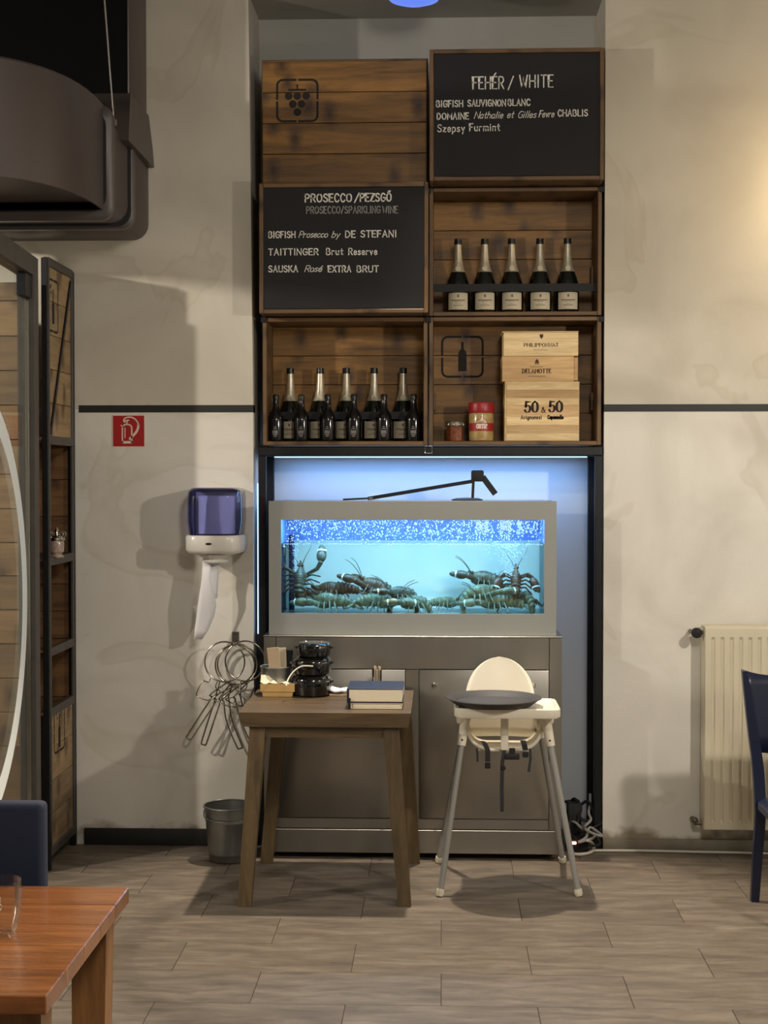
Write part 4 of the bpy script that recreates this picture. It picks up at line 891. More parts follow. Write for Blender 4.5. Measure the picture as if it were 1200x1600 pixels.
# wooden punnet with paper
pc = onT(432, 1089); k_ = pc.y / FPX
t = thing('card_tray', 'small tan cardboard tray lined with paper at the left of the side table', 'tray', pc)
wb, wt_, dp, hh = 46 * k_ / 2, 54 * k_ / 2, 0.075, 21 * k_
b = B(); x0 = PX(433, pc.y); y0 = pc.y
v = b.hexa([(x0 - wb, y0, ZT + .001), (x0 + wb, y0, ZT + .001), (x0 + wb, y0 + dp, ZT + .001), (x0 - wb, y0 + dp, ZT + .001)], [(x0 - wt_, y0 - 0.006, ZT + hh), (x0 + wt_, y0 - 0.006, ZT + hh), (x0 + wt_, y0 + dp + 0.006, ZT + hh), (x0 - wt_, y0 + dp + 0.006, ZT + hh)])
b.bm.faces.ensure_lookup_table(); top = [f for f in b.bm.faces if all(abs(q.co.z - ZT - hh) < 1e-5 for q in f.verts)][0]
r = bmesh.ops.inset_region(b.bm, faces=[top], thickness=0.003); bmesh.ops.translate(b.bm, verts=top.verts, vec=(0, 0, -hh * 0.6)); b.done('body', 'cardboard', t, sharp=0)
b = B(); rr = random.Random(5); g_ = [[b.bm.verts.new((x0 - wt_ * 1.02 + 2.04 * wt_ * i / 8, y0 + 0.004 + (dp - 0.006) * j / 5, ZT + hh * 0.9 + 0.018 * rr.random() * (1 if i < 4 else 0.5) + (0.020 if i < 3 and j > 1 else 0))) for j in range(6)] for i in range(9)]
for i in range(8):
    for j in range(5): b.bm.faces.new((g_[i][j], g_[i + 1][j], g_[i + 1][j + 1], g_[i][j + 1]))
po = b.done('paper_liner', 'paper_cream', t); so_ = po.modifiers.new('s', 'SOLIDIFY'); so_.thickness = 0.001
# three stacked black pots
pb = onT(487, 1091); pb.y += 0.09; rr_ = 31 * pb.y / FPX
zcur = ZT
labs = ['glossy black lidded pot at the bottom of the stack of three', 'glossy black lidded pot in the middle of the stack of three', 'glossy black lidded pot with wire handle on top of the stack']
for i, lab in enumerate(labs):
    c = Vector((PX(487 if i < 2 else 490, pb.y), pb.y, zcur)); r0 = rr_ * (1.0 if i == 0 else 0.97 if i == 1 else 0.86); hh = (0.088, 0.074, 0.060)[i]
    t = thing('black_pot', lab, 'pot', c, 'stacked black pots on the side table')
    b = B(); b.lathe([(r0 * .86, 0.001), (r0 * .95, 0.006), (r0 * .99, hh * .35), (r0, hh * .62), (r0 * .98, hh * .70)], c, 36); b.done('bowl', 'black_gloss', t)
    b = B(); b.lathe([(r0 * 1.0, hh * .70), (r0 * 1.03, hh * .74), (r0 * 1.01, hh * .84), (r0 * .90, hh * .95), (r0 * .84, hh * .96), (r0 * .82, hh * .99), (r0 * .3, hh)], c, 36); b.done('lid', 'black_gloss', t)
    for s in (-1, 1):
        b = B(); b.tube([c + Vector((s * r0 * .96, -0.018, hh * .62)), c + Vector((s * r0 * 1.10, -0.010, hh * .66)), c + Vector((s * r0 * 1.10, 0.010, hh * .66)), c + Vector((s * r0 * .96, 0.018, hh * .62))], 0.004, 8); b.done('handle', 'black_gloss', t)
    if i == 2:
        b = B(); b.tube(catmull([c + Vector((-0.030, 0, hh)), c + Vector((-0.030, 0, hh + 0.010)), c + Vector((0.030, 0, hh + 0.010)), c + Vector((0.030, 0, hh))], 4), 0.002, 6); b.done('lid_handle', 'chrome', t)
    zcur += hh
# white strap hanging over the pots
b = B(); pts = catmull([P(489, 1041, 6.00), P(472, 1041, 5.985), P(459, 1049, 5.97), P(450, 1062, 5.94), P(447, 1072, 5.90)], 5); b.tube(pts, 0.0032, 6); one(b.done('strap', 'cable_white'), 'thin pale strap curling from the pots into the cardboard tray', 'strap')
# napkins
nc = onT(531, 1089)
for i, (dx, dz, m, ro, lab) in enumerate(((0.004, 0.0, 'card', 0.05, 'folded brown napkin under the white one beside the pots'), (0.0, 0.012, 'paper', -0.08, 'crumpled white paper napkin on top beside the pots'))):
    b = B(); w = 0.045; n = 6; rr = random.Random(11 + i)
    G_ = [[b.bm.verts.new((-w + 2 * w * i_ / n, -0.05 + 0.1 * j / n, (0.006 + 0.012 * (i_ / n - 0.5) ** 2 * (3 if i else 0.3)) + (0.006 * rr.random() if i else 0.001 * rr.random()))) for j in range(n + 1)] for i_ in range(n + 1)]
    for i_ in range(n):
        for j in range(n): b.bm.faces.new((G_[i_][j], G_[i_ + 1][j], G_[i_ + 1][j + 1], G_[i_][j + 1]))
    r = bmesh.ops.extrude_face_region(b.bm, geom=list(b.bm.faces)); vs = [q for q in r['geom'] if isinstance(q, bmesh.types.BMVert)]; bmesh.ops.translate(b.bm, verts=vs, vec=(0, 0, -0.0055))
    b.xf(Matrix.Translation((PX(530, nc.y + 0.06) + dx, nc.y + 0.07, ZT + dz + 0.0005)) @ Matrix.Rotation(ro, 4, 'Z')); one(b.done('napkin', m), lab, 'napkin', 'napkins on the side table')
# books
bf = onT(587, 1108); yb0 = bf.y; s_ = yb0 / FPX
def book(x0, x1, y0, y1, z0, z1, cover, label, ribbon_=False):
    t = thing('book', label, 'book', ((x0 + x1) / 2, (y0 + y1) / 2, z0), 'books on the side table')
    b = B(); b.box(x0 + 0.004, x1 - 0.004, y0 + 0.003, y1 - 0.003, z0 + 0.004, z1 - 0.004, 0.002, 1); b.done('pages', 'paper_cream', t)
    b = B(); b.box(x0, x1, y0, y1, z1 - 0.004, z1, 0.0012, 1); b.done('cover', cover, t)
    b = B(); b.box(x0, x1, y0, y1, z0, z0 + 0.004, 0.0012, 1); b.done('cover', cover, t)
    b = B(); b.box(x0 - 0.003, x0 + 0.002, y0, y1, z0, z1, 0.0012, 1); b.done('spine', cover, t)
    return t
zl = ZT + 9.5 * s_; zh = zl + 23 * s_
book(PX(548.5, yb0), PX(628, yb0), yb0, yb0 + 0.20, ZT, zl, 'paper_cream', 'thin cream book lying under the thick navy book')
t = book(PX(543, yb0), PX(630, yb0), yb0 - 0.002, yb0 + 0.215, zl, zh, 'navy_cover', 'thick navy hardback book lying on the side table')
b = B(); b.box(PX(543, yb0) + 0.002, PX(543, yb0) + 0.012, yb0 - 0.006, yb0 - 0.003, ZT + 0.001, zl + 0.02); b.done('ribbon', 'black_matt', t, sharp=0)
# toothpick glass
tc_ = Vector((PX(589, 6.16), 6.16, ZT)); t = thing('toothpick_glass', 'small glass of toothpicks standing behind the navy book', 'glass', tc_)
b = B(); b.lathe([(0.019, 0), (0.020, 0.002), (0.021, 0.10), (0.020, 0.10), (0.019, 0.004), (0.005, 0.004)], tc_, 20, cap=False); b.done('tumbler', 'jar_glass', t)
rr = random.Random(2)
for k in range(26):
    a = rr.random() * 6.28; q = 0.014 * math.sqrt(rr.random()); b = B(); b.tube([tc_ + Vector((q * math.cos(a) * .8, q * math.sin(a) * .8, 0.006)), tc_ + Vector((q * math.cos(a) * 1.1, q * math.sin(a) * 1.1, 0.108 + 0.008 * rr.random()))], 0.0016, 5); b.done('toothpick', 'card', t)

# ------------------------------------------------------------------ high chair and serving tray
f1, f2, b1, b2 = PZ(687, 1401), PZ(905, 1401), PZ(685, 1346), PZ(879, 1346)
ZTR = 0.745
hc = thing('high_chair', 'white plastic child high chair with grey tube legs', 'chair', ((f1.x + f2.x) / 2, (f1.y + b1.y) / 2, 0))
tf1, tf2 = P(719, 1140, 5.82), P(859, 1140, 5.82)
cxh = (tf1.x + tf2.x) / 2
feet = [(f1, Vector((P(722, 1150, 5.82).x, 5.85, 0.60))), (f2, Vector((P(860, 1150, 5.82).x, 5.85, 0.60))), (b1 + Vector((0, -0.02, 0)), Vector((P(724, 1150, 6.0).x, 6.05, 0.60))), (b2 + Vector((0, -0.02, 0)), Vector((P(846, 1150, 6.0).x, 6.05, 0.60)))]
for ft, tp in feet:
    d = (tp - ft).normalized()
    b = B(); b.tube([ft + d * 0.012, tp], 0.0125, 14); b.done('leg', 'tube_grey', hc)
    b = B(); b.tube([ft + Vector((0, 0, 0.002)), ft + d * 0.012, ft + d * 0.030], [0.012, 0.0165, 0.0155], 14); b.done('foot_cap', 'foot_white', hc)
    b = B(); b.tube([tp - d * 0.02, tp + d * 0.05, tp + d * 0.11], [0.0175, 0.0205, 0.024], 14); sk = b.done('leg_socket', 'white_plastic', hc)
    b = B(); b.sphere(tp + d * 0.005 + Vector((0, -0.018, 0)), 0.004, 8, 6); b.done('screw', 'black_matt', sk)
# seat shell: U-shaped loft from the front edge to the back, open top
zs0 = PZv(1172, 5.9, 790); zs1 = 0.70
def urow(y, wtop, wbot, z0, z1, cx=cxh):
    p = []
    for k in range(17):
        a = PI + PI * k / 16; cxx = math.cos(a); sn = math.sin(a)
        ex = 0.42
        p.append(Vector((cx + (wbot + (wtop - wbot) * max(0, 1 + sn)) * math.copysign(abs(cxx) ** ex, cxx), y, z1 + (z1 - z0) * math.copysign(abs(sn) ** ex, sn))))
    return p
rows = [urow(5.86, 0.160, 0.120, zs0, 0.70), urow(5.95, 0.165, 0.13, zs0 - 0.005, 0.70), urow(6.05, 0.165, 0.13, zs0 + 0.0, 0.71)]
b = B(); b.loft(rows, cap=False, closed=False); o = b.done('seat', 'white_plastic', hc); md = o.modifiers.new('t', 'SOLIDIFY'); md.thickness = 0.012
# backrest: arched shell curving backwards
ytop = PZv(1028, 6.10, 782)
def brow(t_):
    zz0 = zs0 + 0.03; z = zz0 + (ytop - zz0) * t_; q = max(0.0, (t_ - 0.48) / 0.52)
    w = 0.140 * math.sqrt(max(0.0, 1 - q * q)) + 0.0004; cx = PX(782, 6.08); out = []
    for k in range(17):
        x = w * (k / 8 - 1); out.append(Vector((cx + x, 6.055 + 0.075 * t_ - 0.030 * (x / 0.14) ** 2, z)))
    return out
ts = [0, .12, .25, .38] + [0.48 + 0.52 * math.sin(PI / 2 * k / 14) for k in range(15)]
b = B(); b.loft([brow(q) for q in ts], cap=False, closed=False); o = b.done('backrest', 'white_plastic', hc, sharp=60); md = o.modifiers.new('t', 'SOLIDIFY'); md.thickness = 0.010; md.offset = 1
# seat floor & front wall with crotch post
b = B(); b.box(cxh - 0.105, cxh + 0.105, 5.865, 6.06, zs0 + 0.001, zs0 + 0.012, 0.004, 2); b.done('seat_floor', 'white_plastic', hc)
b = B(); b.box(PX(783, 5.85) , PX(795, 5.85), 5.832, 5.852, zs0 + 0.01, ZTR - 0.03, 0.006, 2); b.done('crotch_post', 'white_plastic', hc)
for s in (-1, 1):
    b = B(); b.box(min(cxh + s * 0.150, cxh + s * 0.195), max(cxh + s * 0.150, cxh + s * 0.195), 5.84, 6.08, 0.665, 0.72, 0.012, 2); b.done('armrest', 'white_plastic', hc)
# tray: rounded board with raised rim
a0, a1 = P(710, 1118, 5.72), P(877, 1118, 5.72); yt0, yt1 = 5.73, 6.02
def rrect(x0, x1, y0, y1, r, z, n=6):
    p = []
    for cx, cy, s in ((x1 - r, y0 + r, -PI / 2), (x1 - r, y1 - r, 0), (x0 + r, y1 - r, PI / 2), (x0 + r, y0 + r, PI)):
        for k in range(n + 1):
            a = s + PI / 2 * k / n; p.append(Vector((cx + r * math.cos(a), cy + r * math.sin(a), z)))
    return p
X0, X1 = a0.x, a1.x
b = B(); b.loft([rrect(X0 + .006, X1 - .006, yt0 + .004, yt1 - .004, .03, ZTR - 0.038), rrect(X0, X1, yt0, yt1, .035, ZTR - 0.032), rrect(X0, X1, yt0, yt1, .035, ZTR - 0.004), rrect(X0 + .004, X1 - .004, yt0 + .004, yt1 - .004, .032, ZTR), rrect(X0 + .012, X1 - .012, yt0 + .012, yt1 - .012, .028, ZTR), rrect(X0 + .018, X1 - .018, yt0 + .018, yt1 - .018, .025, ZTR - 0.007)]); b.done('tray', 'white_plastic', hc, sharp=40)
# straps and buckles
def strap(pts, w, name='strap', m='strap', parent=hc, th=0.003):
    pts = [Vector(p) for p in pts]; b = B(); rings = []
    for p in pts: rings.append([p + Vector((-w / 2, -th, 0)), p + Vector((w / 2, -th, 0)), p + Vector((w / 2, th, 0)), p + Vector((-w / 2, th, 0))])
    b.loft(rings); return b.done(name, m, parent, sharp=30)
Ys = 5.835
def S_(px, py, Y=Ys): return P(px, py, Y)
s1 = strap([S_(753, 1158), S_(757, 1161, Ys - .01), S_(762, 1172, Ys - .012), S_(762, 1190)], 0.020)
b = B(); c = S_(762, 1196); b.box(c.x - .011, c.x + .011, Ys - .006, Ys + .004, c.z - .012, c.z + .012, .003, 1); b.done('buckle', 'black_matt', s1)
s2 = strap([S_(817, 1157), S_(819, 1163, Ys - .01), S_(821, 1172)], 0.022)
b = B(); c = S_(821, 1179); b.box(c.x - .012, c.x + .012, Ys - .006, Ys + .004, c.z - .011, c.z + .011, .003, 1); b.done('buckle', 'black_matt', s2)
strap([S_(828, 1170), S_(829, 1185), S_(826, 1206)], 0.010); strap([S_(745, 1170), S_(746, 1180), S_(746, 1190)], 0.008)
s3 = strap([S_(788, 1172), S_(785, 1190), S_(784, 1230), S_(784.5, 1268)], 0.015)
b = B(); c = S_(786, 1200); b.box(c.x - .010, c.x + .010, Ys - .007, Ys + .005, c.z - .008, c.z + .008, .003, 1); b.done('slider', 'black_matt', s3)
b = B(); c = S_(800, 1182); b.box(c.x - .030, c.x + .030, Ys - .010, Ys + .004, c.z - .012, c.z + .012, .005, 2); b.box(c.x - .012, c.x + .012, Ys - .008, Ys + .002, c.z + .01, c.z + .034, .002, 1); b.done('buckle', 'black_matt', hc)
# serving tray
ro = Vector((PX(772, 5.84), 5.845, ZTR)); rt = 75 * 5.845 / FPX
t = thing('serving_tray', 'round dark grey non-slip serving tray lying on the high chair', 'tray', ro)
b = B(); b.lathe([(rt * .70, 0.0005), (rt * .80, 0.002), (rt * .97, 0.026), (rt, 0.028), (rt * .99, 0.031), (rt * .955, 0.029), (rt * .82, 0.009)], ro, 56, cap=False); b.done('rim', 'tray_black', t)
b = B(); b.lathe([(rt * .01, 0.0015), (rt * .70, 0.0015), (rt * .82, 0.008), (rt * .80, 0.010), (rt * .01, 0.010)], ro, 56, cap=False); b.done('surface', 'tray_black', t)
# ------------------------------------------------------------------ paper towel dispenser
YD0 = 6.295
dxc = PX(331.5, 6.33); hw = 46 * 6.33 / FPX
dz1, dzm, dz0 = PZv(762, 6.33, 331), PZv(837, 6.31, 331), PZv(866, 6.31, 331)
dsp = thing('towel_dispenser', 'white wall paper dispenser with translucent blue dome and hanging paper', 'dispenser', (dxc, YW, dz0))
def drow(w, dpt, z, e=0.42, n=24):
    p = []
    for k in range(n + 1):
        a = PI * k / n; c, s = math.cos(a), math.sin(a)
        p.append(Vector((dxc + w * math.copysign(abs(c) ** e, c), YW - 0.004 - dpt * abs(s) ** e, z)))
    return p
dd = YW - 0.004 - YD0
b = B(); b.loft([drow(hw * .90, dd * .92, dzm + 0.002), drow(hw * .96, dd * .96, dzm + 0.06), drow(hw * .96, dd * .96, dz1 - 0.045), drow(hw * .93, dd * .94, dz1 - 0.018), drow(hw * .84, dd * .88, dz1 - 0.004), drow(hw * .70, dd * .75, dz1)], cap=True); b.done('dome', 'blue_cover', dsp, sharp=50)
b = B(); b.loft([drow(hw * .55, dd * .60, dz0 - 0.012, 0.7), drow(hw * .92, dd * .93, dz0 + 0.002), drow(hw * 1.0, dd, dz0 + 0.018), drow(hw * 1.0, dd, dzm - 0.008), drow(hw * .97, dd * .98, dzm)], cap=True); b.done('base', 'dispenser_white', dsp, sharp=50)
b = B(); b.box(dxc - hw * .8, dxc + hw * .8, YW - 0.006, YW - 0.0005, dz0, dz1 - 0.02, 0.002, 1); b.done('back_plate', 'dispenser_white', dsp)
nc_ = Vector((dxc + 0.004, YW - 0.115, dz0 - 0.044)); b = B(); b.lathe([(0.040, 0), (0.055, 0.006), (0.058, 0.014), (0.046, 0.020), (0.066, 0.028), (0.080, 0.040)], nc_, 28); b.done('nozzle', 'dispenser_white', dsp)
b = B(); b.lathe([(0.022, 0), (0.080, 0), (0.080, 0.165), (0.022, 0.165)], (dxc + 0.008, YW - 0.11, dzm + 0.006), 36, cap=False); b.lathe([(0.022, 0.165), (0.022, 0)], (dxc + 0.008, YW - 0.11, dzm + 0.006), 24, cap=False); b.done('paper_roll', 'paper', dsp)
c = P(326, 850, YD0); b = B(); b.sphere((0, 0, 0), 1, 16, 8); b.xf(Matrix.Translation((c.x, YD0 - 0.0005, c.z)) @ Matrix.Diagonal((0.014, 0.0016, 0.0055, 1))); b.done('logo_badge', 'print_dark', dsp)
def sheet(rows, name, m, parent):
    """rows of (px_left, px_right, py, Y_left, Y_right)"""
    b = B(); G_ = []
    for x0, x1, py, y0, y1 in rows:
        G_.append([b.bm.verts.new(P(x0 + (x1 - x0) * k / 4, py, y0 + (y1 - y0) * k / 4 - 0.003 * math.sin(PI * k / 4))) for k in range(5)])
    for a, c in zip(G_, G_[1:]):
        for k in range(4): b.bm.faces.new((a[k], a[k + 1], c[k + 1], c[k]))
    o = b.done(name, m, parent); md = o.modifiers.new('s', 'SOLIDIFY'); md.thickness = 0.0008; return o
Yq = YW - 0.105
sheet([(317, 330, 873, Yq - .01, Yq - .02), (315, 329, 905, Yq - .02, Yq - .01), (312, 334, 925, Yq - .022, Yq), (309, 338, 945, Yq - .02, Yq + .02), (307, 335, 962, Yq - .01, Yq + .03), (304, 325, 985, Yq, Yq + .02), (303, 315, 999, Yq, Yq + .02)], 'paper_sheet', 'paper', dsp)
sheet([(322, 342, 873, Yq + .005, Yq + .03), (321, 341.5, 900, Yq + .005, Yq + .035), (327, 340, 920, Yq + .01, Yq + .035), (334, 339, 935, Yq + .015, Yq + .035)], 'paper_sheet', 'paper', dsp)

# ------------------------------------------------------------------ fire extinguisher sign
a = P(177, 697.5, YW); c = P(225.5, 649.5, YW)
sg = thing('fire_sign', 'red square fire extinguisher sign with white pictogram on the wall', 'sign', ((a.x + c.x) / 2, YW, a.z))
b = B(); b.box(a.x - .003, c.x + .003, YW - 0.003, YW - 0.0003, a.z - .003, c.z + .003); b.done('plate', 'sign_white', sg, sharp=0)
b = B(); b.box(a.x, c.x, YW - 0.0034, YW - 0.003, a.z, c.z); b.done('red_field', 'sign_red', sg, sharp=0)
w_ = (c.x - a.x); fs = lambda u, v: Vector((a.x + w_ * u, YW - 0.0037, a.z + w_ * v))
b = B()
body = [(.30, .10), (.30, .60)] + [(.45 - .15 * math.cos(PI * k / 8), .60 + .10 * math.sin(PI * k / 8)) for k in range(1, 8)] + [(.60, .60), (.60, .10)]
ribbon(b, body, .045, fs); poly(b, [(.28, .09), (.62, .09), (.62, .17), (.28, .17)], fs)
ribbon(b, [(.385, .60), (.385, .26)], .03, fs); ribbon(b, [(.45, .70), (.45, .80)], .04, fs); ribbon(b, [(.38, .82), (.52, .83)], .04, fs); ribbon(b, [(.24, .67), (.33, .63)], .035, fs)
hose = [tuple(q.xy) for q in catmull([(.40, .76, 0), (.35, .80, 0), (.37, .88, 0), (.50, .93, 0), (.66, .90, 0), (.78, .78, 0), (.81, .64, 0), (.76, .48, 0), (.66, .36, 0), (.52, .22, 0)], 4)]
ribbon(b, hose[:24], .045, fs); ribbon(b, hose[22:], .075, fs)
b.done('pictogram', 'sign_white', sg, sharp=0, fix=False)

# ------------------------------------------------------------------ hook with wire bucket holders
hk = thing('wall_hook', 'small steel plate hook screwed to the wall beside the steel post', 'hook', P(368, 1003, YW))
a = P(363, 1003, YW); c = P(373, 987, YW)
b = B(); b.box(a.x, c.x, YW - 0.004, YW - 0.0003, a.z, c.z, 0.001, 1); b.done('plate', 'stainless_dark', hk)
xm = (a.x + c.x) / 2
b = B(); b.tube(catmull([(xm, YW - 0.004, a.z + 0.012), (xm, YW - 0.05, a.z - 0.004), (xm, YW - 0.10, a.z - 0.006), (xm, YW - 0.115, a.z + 0.012)], 4), 0.0035, 8); b.done('peg', 'stainless_dark', hk)
for q in (0.25, 0.75):
    b = B(); b.sphere((xm, YW - 0.004, a.z + (c.z - a.z) * q), 0.003, 8, 5); b.done('screw', 'black_matt', hk)
def holder(cx, cy, rpx, Y, up, uq, bend, label, sq):
    """ring, bent neck, U-shaped long loop; pixel-measured outline on its own hanging plane Y"""
    s = Y / FPX; c = P(cx, cy, Y)
    t = thing('wire_bucket_holder', label, 'wire rack', (c.x, Y, c.z - rpx * s), 'wire bucket holders hanging on the hook')
    b = B(); r = rpx * s; tilt = 0.10
    b.tube([c + Vector((r * math.cos(2 * PI * k / 48), 0.03 * math.sin(2 * PI * k / 48) * tilt, r * math.sin(2 * PI * k / 48))) for k in range(48)], 0.0036, 8, closed=True); b.done('ring', 'wire_chrome', t)
    p0 = P(up[0], up[1], Y); p1 = P(uq[0], uq[1], Y); d = (p1 - p0).normalized(); n = Vector((-d.z, 0, d.x)); w = 0.0125
    mid = p0 + (p1 - p0) * 0.42 + n * bend
    L_ = catmull([c + Vector((-0.02, -0.006, -r * .97)), p0 + n * w + Vector((0, -0.025, 0.02)), p0 + n * w, mid + n * w, p1 + n * w * .9, p1 + d * w * .8 + n * w * .4, p1 + d * w * .8 - n * w * .4, p1 - n * w * .9, mid - n * w, p0 - n * w, p0 - n * w + Vector((0, -0.025, 0.02)), c + Vector((0.02, -0.006, -r * .97))], 5)
    b = B(); b.tube(L_, 0.0034, 7); b.done('long_loop', 'wire_chrome', t)
    Q_ = [P(x, y, Y - 0.035) for x, y in sq]
    b = B(); b.tube(catmull(Q_, 3), 0.0027, 7); b.done('clamp_loop', 'wire_chrome', t)
    return t
holder(351, 1034, 31.5, 6.435, (334, 1093), (296, 1151), 0.0, 'chrome wire bucket holder hanging leftmost with handle swung left', [(329, 1060), (326, 1066), (319, 1064), (314, 1068), (307, 1084), (312, 1090), (325, 1094), (337, 1088)])
holder(367, 1039, 31, 6.462, (340, 1095), (319, 1160), 0.0, 'chrome wire bucket holder hanging second with handle straight down', [(340, 1064), (337, 1074), (344, 1082), (334, 1092), (348, 1100), (362, 1104), (368, 1090)])
holder(371, 1038, 31.5, 6.488, (354, 1096), (374, 1166), -0.012, 'chrome wire bucket holder hanging third with bent handle', [(360, 1068), (360, 1078), (346, 1090), (358, 1102), (376, 1104), (383, 1094), (372, 1084)])
holder(383, 1033, 31.5, 6.412, (372, 1092), (391, 1150), -0.006, 'chrome wire bucket holder hanging rightmost against the steel post', [(385, 1066), (384, 1076), (362, 1090), (352, 1092), (366, 1100), (384, 1102), (392, 1088), (398, 1072)])

# ------------------------------------------------------------------ zinc bucket on the floor
bc = PZ(356, 1343); bc.y = 6.28; bc.x = PX(356, 6.28)
t = thing('zinc_bucket', 'galvanised metal bucket on the floor beside the side table', 'bucket', bc)
hb = PZv(1258, 6.28, 350)
b = B(); b.lathe([(0.078, 0.002), (0.082, 0.004), (0.086, 0.03), (0.0875, 0.032), (0.0885, 0.038), (0.098, hb * .72), (0.101, hb * .74), (0.100, hb * .78), (0.106, hb), (0.104, hb), (0.084, 0.03), (0.078, 0.008), (0.01, 0.008)], bc, 36, cap=False); b.done('body', 'zinc', t)
b = B(); b.tube([bc + Vector((0.1065 * math.cos(2 * PI * k / 36), 0.1065 * math.sin(2 * PI * k / 36), hb)) for k in range(36)], 0.004, 7, closed=True); b.done('rim', 'zinc', t)
b = B(); b.tube(catmull([bc + Vector((-0.106, 0, hb - 0.02)), bc + Vector((-0.09, -0.06, hb - 0.045)), bc + Vector((0, -0.112, hb - 0.05)), bc + Vector((0.09, -0.06, hb - 0.045)), bc + Vector((0.106, 0, hb - 0.02))], 5), 0.0025, 6); b.done('bail_handle', 'zinc', t)

# ------------------------------------------------------------------ radiator
YR0 = 6.40; rz1, rz0 = PZv(981, YR0, 1150), PZv(1298, YR0, 1150); rx0 = PX(1101, YR0, 1100); rx1 = rx0 + 0.80
rad = thing('radiator', 'cream ribbed panel radiator on the wall behind the blue chair', 'radiator', ((rx0 + rx1) / 2, YW, rz0))
b = B(); b.box(rx0 + .012, rx1 - .012, YR0 + 0.012, YR0 + 0.03, rz0 + .004, rz1 - .004); b.done('rear_panel', 'radiator', rad)
gx = [rx0]; pitch = 14.3 * YR0 / FPX; x = rx0 + 13 * YR0 / FPX
b = B(); bm = b.bm; zt_r, zb_r = rz1 - 0.052, rz0 + 0.045
ribs = []
while x < rx1 - 0.03: ribs.append(x); x += pitch
# pressed front sheet: heightfield with a shallow vertical groove at every rib
zs_ = [rz0, rz0 + 0.004, zb_r - 0.012, zb_r, zt_r, zt_r + 0.012, rz1 - 0.004, rz1]
xs_ = [rx0, rx0 + 0.003]
for r0 in ribs: xs_ += [r0 - 0.009, r0 - 0.005, r0 + 0.005, r0 + 0.009]
xs_ += [rx1 - 0.003, rx1]
def rdep(x, i):
    if i in (0, len(zs_) - 1): return 0.006
    if x in (rx0, rx1): return 0.006
    if 3 <= i <= 4:
        for r0 in ribs:
            if abs(abs(x - r0) - 0.005) < 1e-6: return 0.008
    return 0.0
GV = [[bm.verts.new((x, YR0 + rdep(x, i), z)) for i, z in enumerate(zs_)] for x in xs_]
for i in range(len(xs_) - 1):
    for j in range(len(zs_) - 1): bm.faces.new((GV[i][j], GV[i + 1][j], GV[i + 1][j + 1], GV[i][j + 1]))
b.done('front_panel', 'radiator', rad, sharp=25)
b = B(); b.box(rx0 - .001, rx1, YR0 + 0.006, YW - 0.03, rz1 - 0.002, rz1 + 0.006, 0.002, 1); b.done('top_grille', 'radiator', rad)
b = B(); b.box(rx0 - .001, rx0 + 0.002, YR0 + 0.008, YW - 0.03, rz0 + .003, rz1 - 0.003); b.done('side_panel', 'radiator', rad)
b = B(); b.box(rx0 + .004, rx1, YW - 0.05, YW - 0.03, rz0 + .004, rz1 - .004); b.done('rear_panel', 'radiator', rad)
vz = PZv(988, 6.45, 1090); vx = PX(1088, 6.45)
b = B(); b.tube([(rx0 + 0.01, 6.45, vz), (vx - 0.012, 6.45, vz), (vx - 0.012, 6.515, vz)], 0.009, 10); b.done('inlet_pipe', 'brass_dirty', rad)
b = B(); b.lathe([(0.012, 0), (0.022, 0.004), (0.0225, 0.026), (0.018, 0.034), (0.006, 0.036)], (0, 0, 0), 18); b.xf(Matrix.Translation((vx, 6.44, vz)) @ Matrix.Rotation(PI / 2, 4, 'X')); b.done('valve_knob', 'black_matt', rad)
vz2 = PZv(1286, 6.45, 1090)
b = B(); b.tube([(rx0 + 0.02, 6.45, vz2), (vx + 0.002, 6.45, vz2), (vx + 0.002, 6.50, vz2 + 0.004), (vx + 0.002, 6.517, vz2 + 0.004)], [0.009, 0.010, 0.012, 0.012], 10); b.sphere((vx + 0.002, 6.45, vz2 + 0.012), 0.014, 10, 8); b.done('outlet_valve', 'brass_dirty', rad)
for x in (rx0 + 0.06, rx1 - 0.06):
    b = B(); b.box(x, x + 0.03, YW - 0.03, YW - 0.0005, rz0 + 0.1, rz1 - 0.1); b.done('wall_bracket', 'radiator', rad)

# ------------------------------------------------------------------ navy chair at the right
fc = PZ(1179, 1408); Yb = fc.y
ch = thing('dining_chair', 'navy blue bentwood dining chair in front of the radiator', 'chair', (fc.x + 0.21, Yb - 0.2, 0))
def cpt(px, py): return P(px, py, Yb)
def blade(pts, w, th, name, m='navy_paint', par=None):
    """post following pixel points, w across X, th along Y"""
    rings = [[p + Vector((-ww / 2, -th / 2, 0)), p + Vector((ww / 2, -th / 2, 0)), p + Vector((ww / 2, th / 2, 0)), p + Vector((-ww / 2, th / 2, 0))] for p, ww in zip(pts, w)]
    b = B(); b.loft(rings); return b.done(name, m, par or ch, sharp=30)
LPt = [Vector((cpt(1179, 1408).x, Yb, 0)), cpt(1183, 1340), cpt(1187.5, 1270), cpt(1184, 1200), cpt(1177, 1150), cpt(1170, 1100), cpt(1163, 1048)]
blade(catmull(LPt, 3), [0.030 + 0.012 * math.sin(PI * k / 18) - 0.010 * max(0, (k - 9) / 9) for k in range(19)], 0.028, 'leg')
W_ = 0.42
def mir(p, c=fc.x + 0.215): return Vector((2 * c - p.x, p.y, p.z))
blade([mir(p) for p in catmull(LPt, 3)], [0.030 + 0.012 * math.sin(PI * k / 18) - 0.010 * max(0, (k - 9) / 9) for k in range(19)], 0.028, 'leg')
